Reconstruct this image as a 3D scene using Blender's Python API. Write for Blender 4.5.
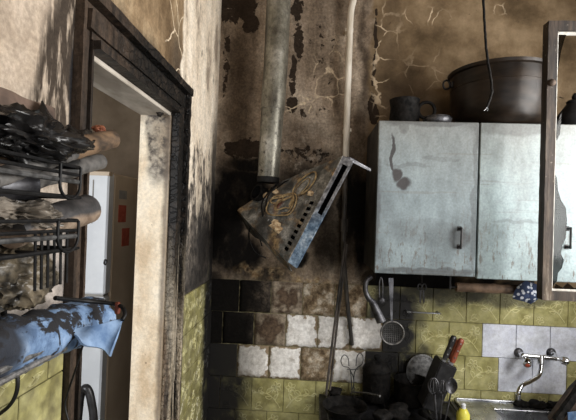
import bpy, bmesh, math, random
from mathutils import Vector, Matrix, noise as mnoise

for o in list(bpy.data.objects):
    bpy.data.objects.remove(o)
scene = bpy.context.scene
C = scene.collection

# ------------------------------------------------------------------ camera
EZ = 1.6                      # eye height above the floor
FPX = 430.0                   # focal length in pixels of the 576x420 frame
YAW, PITCH, ROLL = math.radians(3.26), math.radians(0.92), math.radians(1.94)
_f = Vector((-math.sin(YAW) * math.cos(PITCH), math.cos(YAW) * math.cos(PITCH), math.sin(PITCH)))
_r0 = Vector((math.cos(YAW), math.sin(YAW), 0))
_u0 = _r0.cross(_f)
_r = _r0 * math.cos(ROLL) + _u0 * math.sin(ROLL)
_u = -_r0 * math.sin(ROLL) + _u0 * math.cos(ROLL)
EYE = Vector((0, 0, EZ))
cam_d = bpy.data.cameras.new('camera')
cam_d.sensor_fit = 'HORIZONTAL'
cam_d.sensor_width = 36
cam_d.lens = FPX / 576 * 36
cam_d.clip_start = 0.02
cam = bpy.data.objects.new('camera', cam_d)
C.objects.link(cam)
cam.matrix_world = Matrix(((_r.x, _u.x, -_f.x, 0), (_r.y, _u.y, -_f.y, 0), (_r.z, _u.z, -_f.z, EZ), (0, 0, 0, 1)))
scene.camera = cam


def ray(x, y):
    return _f + _r * ((x - 288) / FPX) - _u * ((y - 210) / FPX)


def at(x, y, Y):
    """point on the depth plane Y seen at pixel x, y"""
    d = ray(x, y)
    return EYE + d * (Y / d.y)


def atx(x, y, X):
    d = ray(x, y)
    return EYE + d * (X / d.x)


# ------------------------------------------------------------------ room numbers
XL, YB, XR, YN = -0.462, 2.0, 1.42, -1.7      # left wall, back wall, right wall, near wall
ZC = 2.95
WT = 0.09                                      # partition thickness
DY0, DY1, DZ = 0.832, 1.345, EZ + 0.32          # doorway
WY0, WY1, WZ0, WZ1 = 0.10, 1.47, EZ - 0.26, EZ + 0.78   # window in the right wall

# ------------------------------------------------------------------ light
world = bpy.data.worlds.new('world')
scene.world = world
world.use_nodes = True
wb = world.node_tree.nodes['Background']
wb.inputs[0].default_value = (0.72, 0.84, 1.0, 1)
wb.inputs[1].default_value = 1.0


def area(name, loc, rot, sx, sy, power, col):
    d = bpy.data.lights.new(name, 'AREA')
    d.shape = 'RECTANGLE'
    d.size, d.size_y, d.energy, d.color = sx, sy, power, col
    o = bpy.data.objects.new(name, d)
    C.objects.link(o)
    o.location = loc
    o.rotation_euler = rot
    return o


# daylight entering by the kitchen window in the right wall, and in the next room; plus an added fill lamp behind the camera
area('window_daylight', (XR + 0.03, 0.80, EZ + .28), (0, math.radians(90), 0), .92, 1.25, 46, (1.0, 0.965, 0.92))
area('rear_fill_lamp', (0.75, YN - 0.05, EZ + 0.1), (math.radians(90), 0, 0), 1.0, 1.2, 15, (0.98, 0.98, 0.98))
area('hall_window_daylight', (-1.5, -0.95, EZ - 0.1), (math.radians(90), 0, 0), 0.9, 1.3, 44, (0.96, 0.98, 1.0))

vs = scene.view_settings
vs.view_transform = 'Standard'
vs.look = 'None'
vs.gamma = 1.0
vs.use_curve_mapping = False
vs.exposure = 0.12

# ------------------------------------------------------------------ material helpers


class G:
    """small node graph builder around one Principled BSDF"""

    def __init__(self, name):
        self.m = bpy.data.materials.new(name)
        self.m.use_nodes = True
        self.t = self.m.node_tree
        self.b = self.t.nodes['Principled BSDF']
        g = self.t.nodes.new('ShaderNodeNewGeometry')
        self.pos = g.outputs['Position']
        self._w = {}

    def new(self, ty, **kw):
        n = self.t.nodes.new(ty)
        for k, v in kw.items():
            setattr(n, k, v)
        return n

    def put(self, sock, v):
        if isinstance(v, bpy.types.NodeSocket):
            self.t.links.new(v, sock)
        elif isinstance(v, (tuple, list, Vector)):
            v = list(v)
            if len(v) == 3 and sock.type == 'RGBA':
                v = v + [1]
            sock.default_value = v
        else:
            sock.default_value = v

    def warp(self, scale, amt):
        k = (scale, amt)
        if k not in self._w:
            n = self.new('ShaderNodeTexNoise')
            self.put(n.inputs['Vector'], self.pos)
            n.inputs['Scale'].default_value = scale
            n.inputs['Detail'].default_value = 4
            s = self.new('ShaderNodeVectorMath', operation='SUBTRACT')
            self.put(s.inputs[0], n.outputs['Color'])
            s.inputs[1].default_value = (.5, .5, .5)
            m = self.new('ShaderNodeVectorMath', operation='SCALE')
            self.put(m.inputs[0], s.outputs[0])
            m.inputs['Scale'].default_value = amt
            a = self.new('ShaderNodeVectorMath', operation='ADD')
            self.put(a.inputs[0], self.pos)
            self.put(a.inputs[1], m.outputs[0])
            self._w[k] = a.outputs[0]
        return self._w[k]

    def noise(self, scale, detail=4, rough=.55, vec=None, stretch=None, distortion=0):
        n = self.new('ShaderNodeTexNoise')
        v = vec or self.pos
        if stretch:
            mp = self.new('ShaderNodeMapping')
            self.put(mp.inputs['Vector'], v)
            mp.inputs['Scale'].default_value = stretch
            v = mp.outputs[0]
        self.put(n.inputs['Vector'], v)
        n.inputs['Scale'].default_value = scale
        n.inputs['Detail'].default_value = detail
        n.inputs['Roughness'].default_value = rough
        n.inputs['Distortion'].default_value = distortion
        return n.outputs['Fac']

    def cracks(self, scale, width, vec=None):
        n = self.new('ShaderNodeTexVoronoi', feature='DISTANCE_TO_EDGE')
        self.put(n.inputs['Vector'], vec or self.warp(9, .09))
        n.inputs['Scale'].default_value = scale
        return self.mapr(n.outputs['Distance'], width, width * .4, 0, 1)

    def ramp(self, fac, stops, k=.6):
        n = self.new('ShaderNodeValToRGB')
        e = n.color_ramp.elements
        while len(e) < len(stops):
            e.new(.5)
        for i, (p, c) in enumerate(stops):
            e[i].position = .5 + (p - .5) * k
            e[i].color = (*c, 1)
        self.put(n.inputs[0], fac)
        return n.outputs[0]

    def mix(self, fac, a, b, blend='MIX'):
        n = self.new('ShaderNodeMix', data_type='RGBA', blend_type=blend)
        self.put(n.inputs[0], fac)
        self.put(n.inputs[6], a)
        self.put(n.inputs[7], b)
        return n.outputs[2]

    def math(self, op, a, b=0.0, clamp=False):
        n = self.new('ShaderNodeMath', operation=op, use_clamp=clamp)
        self.put(n.inputs[0], a)
        self.put(n.inputs[1], b)
        return n.outputs[0]

    def mapr(self, v, a, b, c=0.0, d=1.0, smooth=False):
        n = self.new('ShaderNodeMapRange', interpolation_type='SMOOTHSTEP' if smooth else 'LINEAR')
        self.put(n.inputs[0], v)
        for k, x in enumerate((a, b, c, d)):
            n.inputs[k + 1].default_value = x
        return n.outputs[0]

    def axis(self, k, vec=None):
        n = self.new('ShaderNodeSeparateXYZ')
        self.put(n.inputs[0], vec or self.pos)
        return n.outputs[k]

    def blob(self, c, r, strength=1.0, inner=.35, vec=None):
        s = self.new('ShaderNodeVectorMath', operation='SUBTRACT')
        self.put(s.inputs[0], vec or self.warp(7, .16))
        s.inputs[1].default_value = c
        m = self.new('ShaderNodeVectorMath', operation='DIVIDE')
        self.put(m.inputs[0], s.outputs[0])
        m.inputs[1].default_value = r
        l = self.new('ShaderNodeVectorMath', operation='LENGTH')
        self.put(l.inputs[0], m.outputs[0])
        return self.mapr(l.outputs['Value'], 1.0, inner, 0, strength, True)

    def blobs(self, lst, vec=None, inner=.35):
        out = None
        for c, r, s in lst:
            b = self.blob(c, r, s, inner, vec)
            out = b if out is None else self.math('MAXIMUM', out, b)
        return out

    def grain(self, col, scale=160, lo=.72, hi=1.22, stretch=None):
        n = self.noise(scale, 5, .7, stretch=stretch)
        f = self.mapr(n, .36, .64, lo, hi)
        m = self.new('ShaderNodeVectorMath', operation='SCALE')
        self.put(m.inputs[0], col)
        self.put(m.inputs['Scale'], f)
        return m.outputs[0]

    def done(self, color, rough=.8, metal=0.0, bump=None, strength=.3, dist=.004, spec=None):
        self.put(self.b.inputs['Base Color'], color)
        self.put(self.b.inputs['Roughness'], rough)
        self.put(self.b.inputs['Metallic'], metal)
        if spec is not None:
            self.b.inputs['Specular IOR Level'].default_value = spec
        if bump is not None:
            n = self.new('ShaderNodeBump')
            n.inputs['Strength'].default_value = strength
            n.inputs['Distance'].default_value = dist
            self.put(n.inputs['Height'], bump)
            self.put(self.b.inputs['Normal'], n.outputs[0])
        return self.m


def B(px, py, rx, ry, s=1.0, Y=YB, dy=1.0):
    """mask patch on the back wall around pixel px, py (radii in pixels)"""
    p = at(px, py, Y)
    k = Y / FPX
    return ((p.x, p.y, p.z), (rx * k, dy, ry * k), s)


def BL(px, py, ry, rz, s=1.0):
    """mask patch on the left wall; radii in metres along the wall and up"""
    p = atx(px, py, XL)
    return ((p.x, p.y, p.z), (1.0, ry, rz), s)


def simple(name, c1, c2, scale=20, rough=.7, metal=0.0, bump=.2, dist=.002, stretch=None, detail=4, spec=None, rvar=0.0):
    g = G(name)
    n = g.noise(scale, detail, .6, stretch=stretch)
    col = g.ramp(n, [(.3, c1), (.7, c2)])
    r = rough
    if rvar:
        r = g.mapr(g.noise(scale * 1.7, 3), .3, .7, max(.02, rough - rvar), min(1, rough + rvar))
    return g.done(col, r, metal, n if bump else None, bump, dist, spec)


SOOT_SHADE = (.006, .0052, .0045)  # soot colour, also used for the shade painted under the cabinets

# ------------------------------------------------------------------ materials: walls


def mat_back_wall():
    g = G('burnt_plaster_back')
    xs = g.axis(0, g.warp(14, .10))
    # ochre smoked plaster on the right side
    n1 = g.noise(5, 6, .6)
    ochre = g.ramp(n1, [(.28, (.10, .069, .038)), (.5, (.195, .138, .08)), (.75, (.30, .222, .137))])
    # tan paint layer on the left side
    n2 = g.noise(7, 6, .62, stretch=(1, 1, .45))
    tan = g.ramp(n2, [(.28, (.12, .09, .062)), (.5, (.26, .20, .145)), (.75, (.42, .345, .265))])
    edge = at(370, 60, YB).x
    left = g.mapr(xs, edge + .012, edge - .012)
    col = g.mix(left, ochre, tan)
    # dark smoked strip right of the white pipe, plus the pots' shadow painted in
    strip = g.blobs([B(364, 60, 9, 130, .8), B(320, 20, 20, 60, .45), B(240, 95, 30, 130, .72), B(300, 130, 55, 32, .45), B(405, 100, 55, 45, .75), B(385, 60, 20, 80, .4),
                     B(340, 10, 14, 40, .5), B(392, 10, 14, 60, .35), B(440, 112, 60, 22, .7)], inner=.1)
    col = g.mix(strip, col, (.045, .031, .021))
    # flaked off patches
    fl = g.noise(22, 5, .6, vec=g.warp(5, .2))
    zone = g.blobs([B(235, 6, 34, 26, .42), B(250, 24, 14, 20, .3), B(226, 60, 6, 60, .2), B(298, 8, 9, 20, .36), B(299, 40, 8, 26, .34), B(292, 78, 5, 34, .33),
                    B(292, 105, 8, 12, .4), B(250, 150, 45, 14, .4), B(310, 112, 25, 8, .18), B(322, 50, 22, 50, .1), B(374, 50, 3, 60, .35),
                    B(373, 110, 7, 20, .4), B(310, 155, 30, 14, .22)], vec=g.warp(6, .05))
    peel = g.mapr(g.math('ADD', fl, zone), .70, .725)
    col = g.mix(peel, col, (.032, .022, .015))
    # pale cracks
    cz = g.blobs([B(381, 60, 12, 75), B(425, 15, 32, 12), B(392, 30, 16, 40, .3), B(330, 80, 24, 55, .8), B(300, 105, 30, 12, .9), B(425, 70, 30, 30, .35), B(500, 8, 20, 8, .6)], vec=g.warp(6, .05))
    cr = g.math('MULTIPLY', g.cracks(9, .035), g.math('MULTIPLY', cz, g.mapr(g.noise(14, 2), .38, .5)))
    col = g.mix(cr, col, (.62, .50, .35))
    # grout behind the tiles
    col = g.mix(g.mapr(g.axis(2), EZ - .296, EZ - .304), col, g.ramp(g.noise(20, 4), [(.3, (.16, .14, .08)), (.7, (.30, .27, .16))]))
    # soot around the hood and cabinet, plus shade painted in under the cabinets
    soot = g.blobs([B(222, 222, 34, 80, .995), B(245, 192, 40, 36, .97), B(236, 255, 36, 36, .97), B(215, 290, 16, 30, .8), B(300, 200, 60, 50, .8),
                    B(340, 235, 36, 45, .72), B(364, 225, 20, 80, .99), B(350, 205, 18, 70, .9), B(326, 250, 20, 26, .75), B(376, 285, 22, 30, .95), B(270, 275, 26, 12, .8), B(302, 262, 10, 7, .85),
                    B(420, 282, 70, 22, .97), B(500, 285, 60, 12, .9), B(255, 165, 40, 14, .85), B(330, 175, 26, 30, .5)], inner=.42)
    streak = g.mapr(g.noise(9, 5, .65, stretch=(1, 1, .5)), .30, .60, .86, 1.18)
    col = g.mix(g.math('MULTIPLY', soot, streak, True), col, SOOT_SHADE)
    # ochre crust under the hood
    crust = g.math('MULTIPLY', g.blobs([B(312, 282, 42, 16), B(262, 272, 40, 9, .55)], inner=.2), g.mapr(g.noise(26, 5), .42, .58))
    col = g.mix(crust, col, g.ramp(g.noise(60, 3), [(.3, (.22, .13, .06)), (.7, (.50, .38, .22))]))
    mp = g.math('MULTIPLY', g.mapr(g.noise(30, 5, .7), .52, .64), g.blobs([B(305, 160, 36, 26, .7), B(340, 285, 30, 20, .6), B(320, 130, 35, 30, .4)]))
    col = g.mix(mp, col, (.40, .34, .27))
    h = g.math('ADD', g.math('MULTIPLY', peel, -.8), g.math('ADD', g.math('MULTIPLY', g.noise(45, 6, .7), .6), g.math('MULTIPLY', cr, -.4)))
    col = g.mix(g.mapr(xs, edge + .02, edge - .02, .25, 1.0), col, g.grain(g.grain(col, 90, .68, 1.25), 24, .75, 1.2))
    return g.done(col, .85, 0, h, .7, .008, .12)


def mat_left_wall():
    g = G('burnt_plaster_left')
    yw = g.axis(1, g.warp(12, .10))
    z = g.axis(2)
    n = g.noise(6, 6, .6)
    beige = g.ramp(n, [(.3, (.33, .26, .195)), (.5, (.44, .36, .28)), (.72, (.52, .435, .35))])
    beige = g.mix(g.mapr(g.axis(2, g.warp(8, .1)), EZ + .06, EZ - .04, 0, .85), beige, g.ramp(g.noise(13, 5, .65), [(.3, (.22, .205, .195)), (.7, (.44, .395, .36))]))
    # scraped streaks beside the casing
    st = g.noise(60, 4, .6, stretch=(1, 1, .16))
    zone = g.blobs([BL(60, 85, .085, .20), BL(68, 45, .06, .17), BL(56, 130, .11, .12)], vec=g.warp(7, .04), inner=.6)
    sc = g.math('MULTIPLY', zone, g.mapr(st, .38, .50))
    col = g.mix(sc, beige, (.055, .042, .032))
    blk = g.blobs([BL(76, 85, .026, .20, .97), BL(74, 250, .02, .25, .55)], vec=g.warp(7, .02), inner=.6)  # black strip: shade of the casing's side painted onto the wall
    col = g.mix(blk, col, (.016, .016, .018))
    # tan over the door
    tan = g.ramp(g.noise(8, 6, .6, stretch=(1, 1, .6)), [(.3, (.15, .10, .055)), (.55, (.29, .205, .12)), (.75, (.42, .32, .20))])
    over = g.mapr(g.axis(1), .80, .81)
    col = g.mix(over, col, tan)
    sm = g.blobs([((XL, 1.40, EZ + .50), (1, .12, .20), .85), ((XL, 1.2, EZ + .43), (1, .5, .06), .8)], inner=.1)
    col = g.mix(sm, col, (.05, .036, .026))
    # cream paint left between door and corner
    cream = g.ramp(g.noise(10, 6, .65, stretch=(1, 1, .35)), [(.28, (.34, .28, .22)), (.40, (.70, .60, .47)), (.7, (.86, .77, .64))])
    edge = 1.44
    cm = g.mapr(yw, edge - .008, edge + .008)
    col = g.mix(cm, col, cream)
    ck = g.math('MULTIPLY', g.cracks(7, .02), g.mapr(g.math('ABSOLUTE', g.math('SUBTRACT', yw, 1.36)), .10, .05))
    col = g.mix(g.math('MULTIPLY', ck, over), col, (.75, .62, .45))
    col = g.mix(g.mapr(z, EZ - .222, EZ - .228), col, (.26, .24, .15))
    # grey flaking and soot lower down and in the corner
    fl = g.noise(18, 5, .65, stretch=(1, 1, .45))
    low = g.mapr(z, EZ + .42, EZ - .15)
    gf = g.math('MULTIPLY', g.mapr(g.math('ADD', fl, g.math('MULTIPLY', low, .30)), .62, .70), cm)
    gf = g.math('MULTIPLY', gf, over)
    col = g.mix(gf, col, g.ramp(g.noise(30, 3), [(.3, (.05, .045, .04)), (.7, (.22, .19, .16))]))
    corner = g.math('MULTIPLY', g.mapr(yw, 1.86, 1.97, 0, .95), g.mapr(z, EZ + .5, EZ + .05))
    col = g.mix(corner, col, SOOT_SHADE)
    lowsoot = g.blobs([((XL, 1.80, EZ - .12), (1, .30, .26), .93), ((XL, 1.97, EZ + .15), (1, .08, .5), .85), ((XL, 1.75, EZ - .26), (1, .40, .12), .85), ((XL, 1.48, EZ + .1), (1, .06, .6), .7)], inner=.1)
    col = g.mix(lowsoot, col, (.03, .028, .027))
    h = g.math('ADD', g.math('MULTIPLY', gf, -.6), g.math('ADD', g.noise(40, 6, .7), g.math('MULTIPLY', sc, -.5)))
    col = g.grain(g.grain(col, 110, .8, 1.15), 26, .85, 1.12)
    return g.done(col, .85, 0, h, .6, .006, .15)


M = {}
M['wall_back'] = mat_back_wall()
M['wall_left'] = mat_left_wall()
M['plaster'] = simple('smoked_plaster', (.30, .23, .16), (.45, .36, .27), 6, .9)
M['ceiling'] = simple('smoked_ceiling', (.20, .15, .10), (.36, .28, .20), 5, .9)
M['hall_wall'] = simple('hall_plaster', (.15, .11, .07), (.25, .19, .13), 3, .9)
M['floor'] = simple('dirty_floor', (.08, .065, .05), (.17, .14, .11), 9, .7)


def soot_shade_tiles(g):  # soot on the tiles, with the shade under the cabinets painted in
    return g.blobs([B(392, 312, 38, 40, .985, dy=.16), B(378, 366, 26, 40, .97, dy=.16), B(412, 372, 28, 34, .98, dy=.16), B(210, 328, 18, 26, .95, dy=.16), B(224, 352, 18, 16, .85, dy=.16),
                    B(205, 300, 14, 30, .6, dy=.16), B(445, 292, 75, 14, .8, dy=.16), B(392, 345, 32, 50, .98, dy=.16), B(345, 410, 40, 26, .75, dy=.16), B(400, 405, 60, 18, .9, dy=.16), B(224, 300, 34, 22, .55, dy=.16),
                    ((XL, 1.98, EZ - .55), (.3, .20, 1.1), .97), ((XL, 1.47, EZ - .6), (.3, .06, .9), .6), B(520, 296, 60, 12, .6, dy=.16)], inner=.45)


def mat_tile(kind):
    g = G('tile_' + kind)
    n = g.noise(18, 5, .6)
    rough, spec = .32, None
    if kind == 'green':
        col = g.ramp(n, [(.25, (.31, .285, .105)), (.5, (.435, .405, .175)), (.78, (.53, .50, .25))])
    elif kind == 'relief':
        col = g.ramp(n, [(.3, (.62, .58, .28)), (.7, (.76, .73, .42))])
    elif kind == 'olive':
        col = g.ramp(n, [(.3, (.10, .10, .05)), (.7, (.20, .19, .10))])
    elif kind == 'white':
        col = g.ramp(n, [(.3, (.76, .80, .92)), (.7, (.84, .88, .97))])
        rough = .22
    elif kind == 'bisque':
        c0 = g.ramp(g.noise(30, 5, .65), [(.3, (.72, .69, .65)), (.7, (.92, .90, .87))])
        tc = g.new('ShaderNodeTexCoord')
        mp = g.new('ShaderNodeVectorMath', operation='SUBTRACT')
        g.put(mp.inputs[0], tc.outputs['Generated'])
        mp.inputs[1].default_value = (.5, .5, .5)
        ab = g.new('ShaderNodeVectorMath', operation='ABSOLUTE')
        g.put(ab.inputs[0], mp.outputs[0])
        e = g.math('MAXIMUM', g.axis(0, ab.outputs[0]), g.axis(1, ab.outputs[0]))
        e = g.math('ADD', e, g.math('MULTIPLY', g.math('SUBTRACT', g.noise(24, 4), .5), .42))
        col = g.mix(g.mapr(e, .44, .47), c0, (.30, .23, .15))
        col = g.mix(g.math('MULTIPLY', g.mapr(g.noise(11, 4), .58, .66), .6), col, (.30, .25, .19))
        rough = .8
    elif kind == 'tan':
        col = g.ramp(g.noise(16, 6, .65), [(.30, (.09, .06, .035)), (.5, (.27, .20, .125)), (.68, (.56, .49, .39))])
        rough = .85
    elif kind == 'smoked':
        tc = g.new('ShaderNodeTexCoord')
        mp = g.new('ShaderNodeVectorMath', operation='SUBTRACT')
        g.put(mp.inputs[0], tc.outputs['Generated'])
        mp.inputs[1].default_value = (.5, .5, .5)
        l = g.new('ShaderNodeVectorMath', operation='LENGTH')
        g.put(l.inputs[0], mp.outputs[0])
        e = g.math('ADD', l.outputs['Value'], g.math('MULTIPLY', g.math('SUBTRACT', g.noise(20, 4), .5), .35))
        col = g.ramp(e, [(.15, (.20, .14, .095)), (.42, (.085, .058, .04)), (.58, (.34, .28, .21))], 1.0)
        rough = .7
    else:
        c = g.cracks(22, .05, g.warp(20, .04))
        col = g.mix(g.math('MULTIPLY', c, .5), g.ramp(g.noise(12, 6, .65), [(.3, (.012, .010, .009)), (.55, (.05, .041, .033)), (.8, (.20, .155, .115))]), (.004, .004, .004))
        rough = .6
    if kind in ('green', 'relief', 'white', 'olive'):
        dirt = g.math('MULTIPLY', g.mapr(g.noise(7, 5, .65), .5, .72), .35)
        col = g.mix(dirt, col, (.10, .085, .045))
        lf = g.math('MULTIPLY', g.mapr(g.axis(0), .12, -.45), g.mapr(g.noise(22, 5), .35, .7, 0.0, .75))
        col = g.mix(lf, col, (.09, .075, .045))
    st = soot_shade_tiles(g)
    streak = g.mapr(g.noise(10, 5, .7), .3, .5, .85, 1.12)
    k = g.math('MULTIPLY', st, streak, True)
    if kind in ('bisque', 'tan'):
        k = g.math('MULTIPLY', k, .5)
    col = g.mix(k, col, SOOT_SHADE)
    rough = g.math('ADD', g.math('MULTIPLY', k, .3), rough, True)
    if kind == 'bisque':
        return g.done(g.grain(col, 60, .85, 1.1), .85, 0, g.noise(50, 6, .7), .6, .004, .12)
    if kind in ('tan', 'smoked', 'char'):
        col = g.grain(g.grain(col, 100, .7, 1.25), 30, .75, 1.2)
        return g.done(col, .85, 0, g.noise(50, 6, .7), .7, .005, .12)
    col = g.grain(col, 70, .85, 1.12)
    return g.done(col, rough, 0, g.noise(55, 4), .15, .002, spec)


for k in ('green', 'relief', 'olive', 'white', 'bisque', 'tan', 'smoked', 'char'):
    M['tile_' + k] = mat_tile(k)


def mat_door_wood():
    g = G('charred_casing')
    n = g.noise(14, 6, .65, stretch=(1, 1, 1))
    alligator = g.cracks(42, .09, g.warp(25, .03))
    ch = g.ramp(n, [(.3, (.004, .0035, .003)), (.6, (.015, .0115, .009)), (.85, (.05, .037, .027))])
    ch = g.mix(alligator, ch, (.004, .004, .004))
    alligator = g.math('MULTIPLY', alligator, g.mapr(g.axis(1), .90, 1.05))
    brown = g.ramp(g.noise(30, 5, .6, stretch=(1, 1, .12)), [(.3, (.012, .009, .007)), (.7, (.062, .042, .029))])
    cream = g.ramp(g.noise(24, 5, .6, stretch=(1, 1, .15)), [(.3, (.20, .14, .09)), (.45, (.48, .40, .29)), (.7, (.60, .52, .40))])
    zw = g.axis(2, g.warp(9, .25))
    yv = g.axis(1)
    near = g.mapr(yv, 1.05, .90)
    col = g.mix(near, ch, brown)
    lowr = g.math('MULTIPLY', g.mapr(zw, EZ - .05, EZ - .42), g.math('SUBTRACT', 1.0, near))
    col = g.mix(g.math('MULTIPLY', lowr, g.math('MULTIPLY', g.mapr(g.noise(18, 4, .6, stretch=(3, 3, .2)), .36, .56), .8)), col, cream)
    h = g.math('SUBTRACT', n, g.math('MULTIPLY', alligator, .7))
    return g.done(g.grain(col, 90, .6, 1.35), .55, 0, h, .9, .008, .3)


def mat_lining():
    g = G('scorched_cream_lining')
    n = g.noise(9, 6, .6, stretch=(1, 1, .5))
    cream = g.ramp(n, [(.3, (.60, .46, .30)), (.5, (.78, .66, .49)), (.75, (.86, .77, .62))])
    xw = g.axis(0, g.warp(16, .06))
    z = g.axis(2, g.warp(16, .12))
    m = g.math('MULTIPLY', g.mapr(z, EZ + .02, EZ + .26), g.mapr(xw, -.55, -.50))
    m = g.math('MAXIMUM', g.mapr(m, .18, .45), g.mapr(z, EZ + .27, EZ + .32, 0, .55))
    fr = g.mapr(g.noise(34, 5, .7), .4, .6, .55, 1)
    col = g.mix(g.math('MULTIPLY', m, fr), cream, (.045, .034, .026))
    sp = g.mapr(g.noise(70, 3, .6), .70, .74)
    col = g.mix(g.math('MULTIPLY', sp, .6), col, (.16, .10, .06))
    col = g.mix(g.mapr(g.axis(0, g.warp(20, .02)), -.478, -.466, 0, .75), col, (.10, .07, .045))
    return g.done(g.grain(col, 110, .86, 1.1), .6, 0, g.math('ADD', n, fr), .4, .004)


M['casing'] = mat_door_wood()
M['lining'] = mat_lining()
M['soffit'] = simple('smoked_grey_soffit', (.30, .26, .21), (.55, .50, .43), 14, .8, stretch=(1, .4, 1))


# ------------------------------------------------------------------ mesh helpers


class MB:
    """collects geometry in world coordinates and links it as one mesh object"""

    def __init__(self):
        self.v, self.f, self.mi = [], [], []
        self.cur = 0

    def add(self, vs, fs):
        o = len(self.v)
        self.v += [Vector(p) for p in vs]
        for f in fs:
            self.f.append([i + o for i in f])
            self.mi.append(self.cur)
        return self

    def box(self, a, b, bev=0.0, axes=None, org=None):
        a, b = Vector(a), Vector(b)
        bm = bmesh.new()
        bmesh.ops.create_cube(bm, size=1)
        for v in bm.verts:
            v.co = Vector(((a.x + b.x) / 2 + v.co.x * (b.x - a.x), (a.y + b.y) / 2 + v.co.y * (b.y - a.y), (a.z + b.z) / 2 + v.co.z * (b.z - a.z)))
        if bev:
            bmesh.ops.bevel(bm, geom=list(bm.edges), offset=bev, segments=1, affect='EDGES')
        self._bm(bm, axes, org)
        return self

    def _bm(self, bm, axes=None, org=None):
        bm.verts.index_update()
        vs = [v.co.copy() for v in bm.verts]
        if axes:
            vs = [org + axes[0] * p.x + axes[1] * p.y + axes[2] * p.z for p in vs]
        self.add(vs, [[v.index for v in f.verts] for f in bm.faces])
        bm.free()

    def tube(self, pts, r, n=8, caps=True, closed=False):
        pts = [Vector(p) for p in pts]
        rs = r if isinstance(r, (list, tuple)) else [r] * len(pts)
        m = len(pts)
        vs, fs = [], []
        prev = None
        for i, p in enumerate(pts):
            if closed:
                t = pts[(i + 1) % m] - pts[i - 1]
            else:
                t = pts[min(i + 1, m - 1)] - pts[max(i - 1, 0)]
            t.normalize()
            if prev is None:
                prev = t.orthogonal().normalized()
            prev = (prev - t * prev.dot(t)).normalized()
            bi = t.cross(prev)
            for k in range(n):
                a = 2 * math.pi * k / n
                vs.append(p + (prev * math.cos(a) + bi * math.sin(a)) * rs[i])
        for i in range(m if closed else m - 1):
            j = (i + 1) % m
            for k in range(n):
                l = (k + 1) % n
                fs.append([i * n + k, i * n + l, j * n + l, j * n + k])
        if caps and not closed:
            fs.append(list(range(n))[::-1])
            fs.append([(m - 1) * n + k for k in range(n)])
        return self.add(vs, fs)

    def lathe(self, prof, org, axis=(0, 0, 1), n=32, caps=True):
        """profile of (radius, height) along the axis"""
        ax = Vector(axis).normalized()
        e1 = ax.orthogonal().normalized()
        if abs(ax.z) > .99:
            e1 = Vector((1, 0, 0))
        e2 = ax.cross(e1)
        org = Vector(org)
        vs, fs = [], []
        for (r, h) in prof:
            for k in range(n):
                a = 2 * math.pi * k / n
                vs.append(org + ax * h + (e1 * math.cos(a) + e2 * math.sin(a)) * max(r, 1e-5))
        for i in range(len(prof) - 1):
            for k in range(n):
                l = (k + 1) % n
                fs.append([i * n + k, i * n + l, (i + 1) * n + l, (i + 1) * n + k])
        if caps:
            fs.append(list(range(n))[::-1])
            fs.append([(len(prof) - 1) * n + k for k in range(n)])
        return self.add(vs, fs)

    def prism(self, poly, d):
        """closed polygon of world points extruded by the vector d"""
        d = Vector(d)
        n = len(poly)
        p = [Vector(q) for q in poly]
        vs = p + [q + d for q in p]
        fs = [list(range(n)), [n + k for k in range(n)][::-1]]
        fs += [[k, n + k, n + (k + 1) % n, (k + 1) % n] for k in range(n)]
        return self.add(vs, fs)

    def sheet(self, fn, nu, nv, th=0.0):
        """grid surface fn(u, v), optionally with a thickness"""
        vs = [Vector(fn(i / nu, j / nv)) for i in range(nu + 1) for j in range(nv + 1)]
        w = nv + 1
        fs = [[i * w + j, (i + 1) * w + j, (i + 1) * w + j + 1, i * w + j + 1] for i in range(nu) for j in range(nv)]
        if th:
            nr = [Vector((0, 0, 0)) for _ in vs]
            for f in fs:
                q = (vs[f[1]] - vs[f[0]]).cross(vs[f[3]] - vs[f[0]])
                for k in f:
                    nr[k] += q
            o = len(vs)
            vs = vs + [p + q.normalized() * th if q.length > 0 else p for p, q in zip(vs, nr)]
            bk = [[k + o for k in f][::-1] for f in fs]
            rim = [i * w for i in range(nu + 1)] + [nu * w + j for j in range(1, nv + 1)] + [i * w + nv for i in range(nu - 1, -1, -1)] + [j for j in range(nv - 1, 0, -1)]
            sd = [[rim[k - 1], rim[k], rim[k] + o, rim[k - 1] + o] for k in range(len(rim))]
            fs = fs + bk + sd
        return self.add(vs, fs)

    def crumple(self, c, r, seed, amp=.25, freq=3.0, sub=4, fold=.5, flat=None):
        """a crumpled lump: sphere with creased noise"""
        bm = bmesh.new()
        bmesh.ops.create_icosphere(bm, subdivisions=sub, radius=1)
        c, r = Vector(c), Vector(r)
        off = Vector((seed * 7.13, seed * 3.7, seed * 1.9))
        for v in bm.verts:
            p = v.co.normalized()
            d = 1 + amp * (mnoise.noise(p * freq * .5 + off) * 1.2)
            d += amp * fold * (.5 - abs(mnoise.noise(p * freq * 1.4 + off * 2))) * 1.6
            d += amp * .35 * (.4 - abs(mnoise.noise(p * freq * 4 + off)))
            q = Vector((p.x * r.x, p.y * r.y, p.z * r.z)) * d
            if flat is not None and q.z < -flat:
                q.z = -flat + (q.z + flat) * .1
            v.co = c + q
        self._bm(bm)
        return self

    def build(self, name, mat, parent=None, smooth=False, origin=None):
        mats = mat if isinstance(mat, (list, tuple)) else [mat]
        if parent is not None:
            og = Vector(parent['_o'])
        elif origin is not None:
            og = Vector(origin)
        else:
            lo = Vector([min(p[k] for p in self.v) for k in range(3)])
            hi = Vector([max(p[k] for p in self.v) for k in range(3)])
            og = Vector(((lo.x + hi.x) / 2, (lo.y + hi.y) / 2, lo.z))
        me = bpy.data.meshes.new(name)
        me.from_pydata([p - og for p in self.v], [], self.f)
        for m_ in mats:
            me.materials.append(m_)
        if len(mats) > 1:
            me.polygons.foreach_set('material_index', self.mi)
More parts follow.
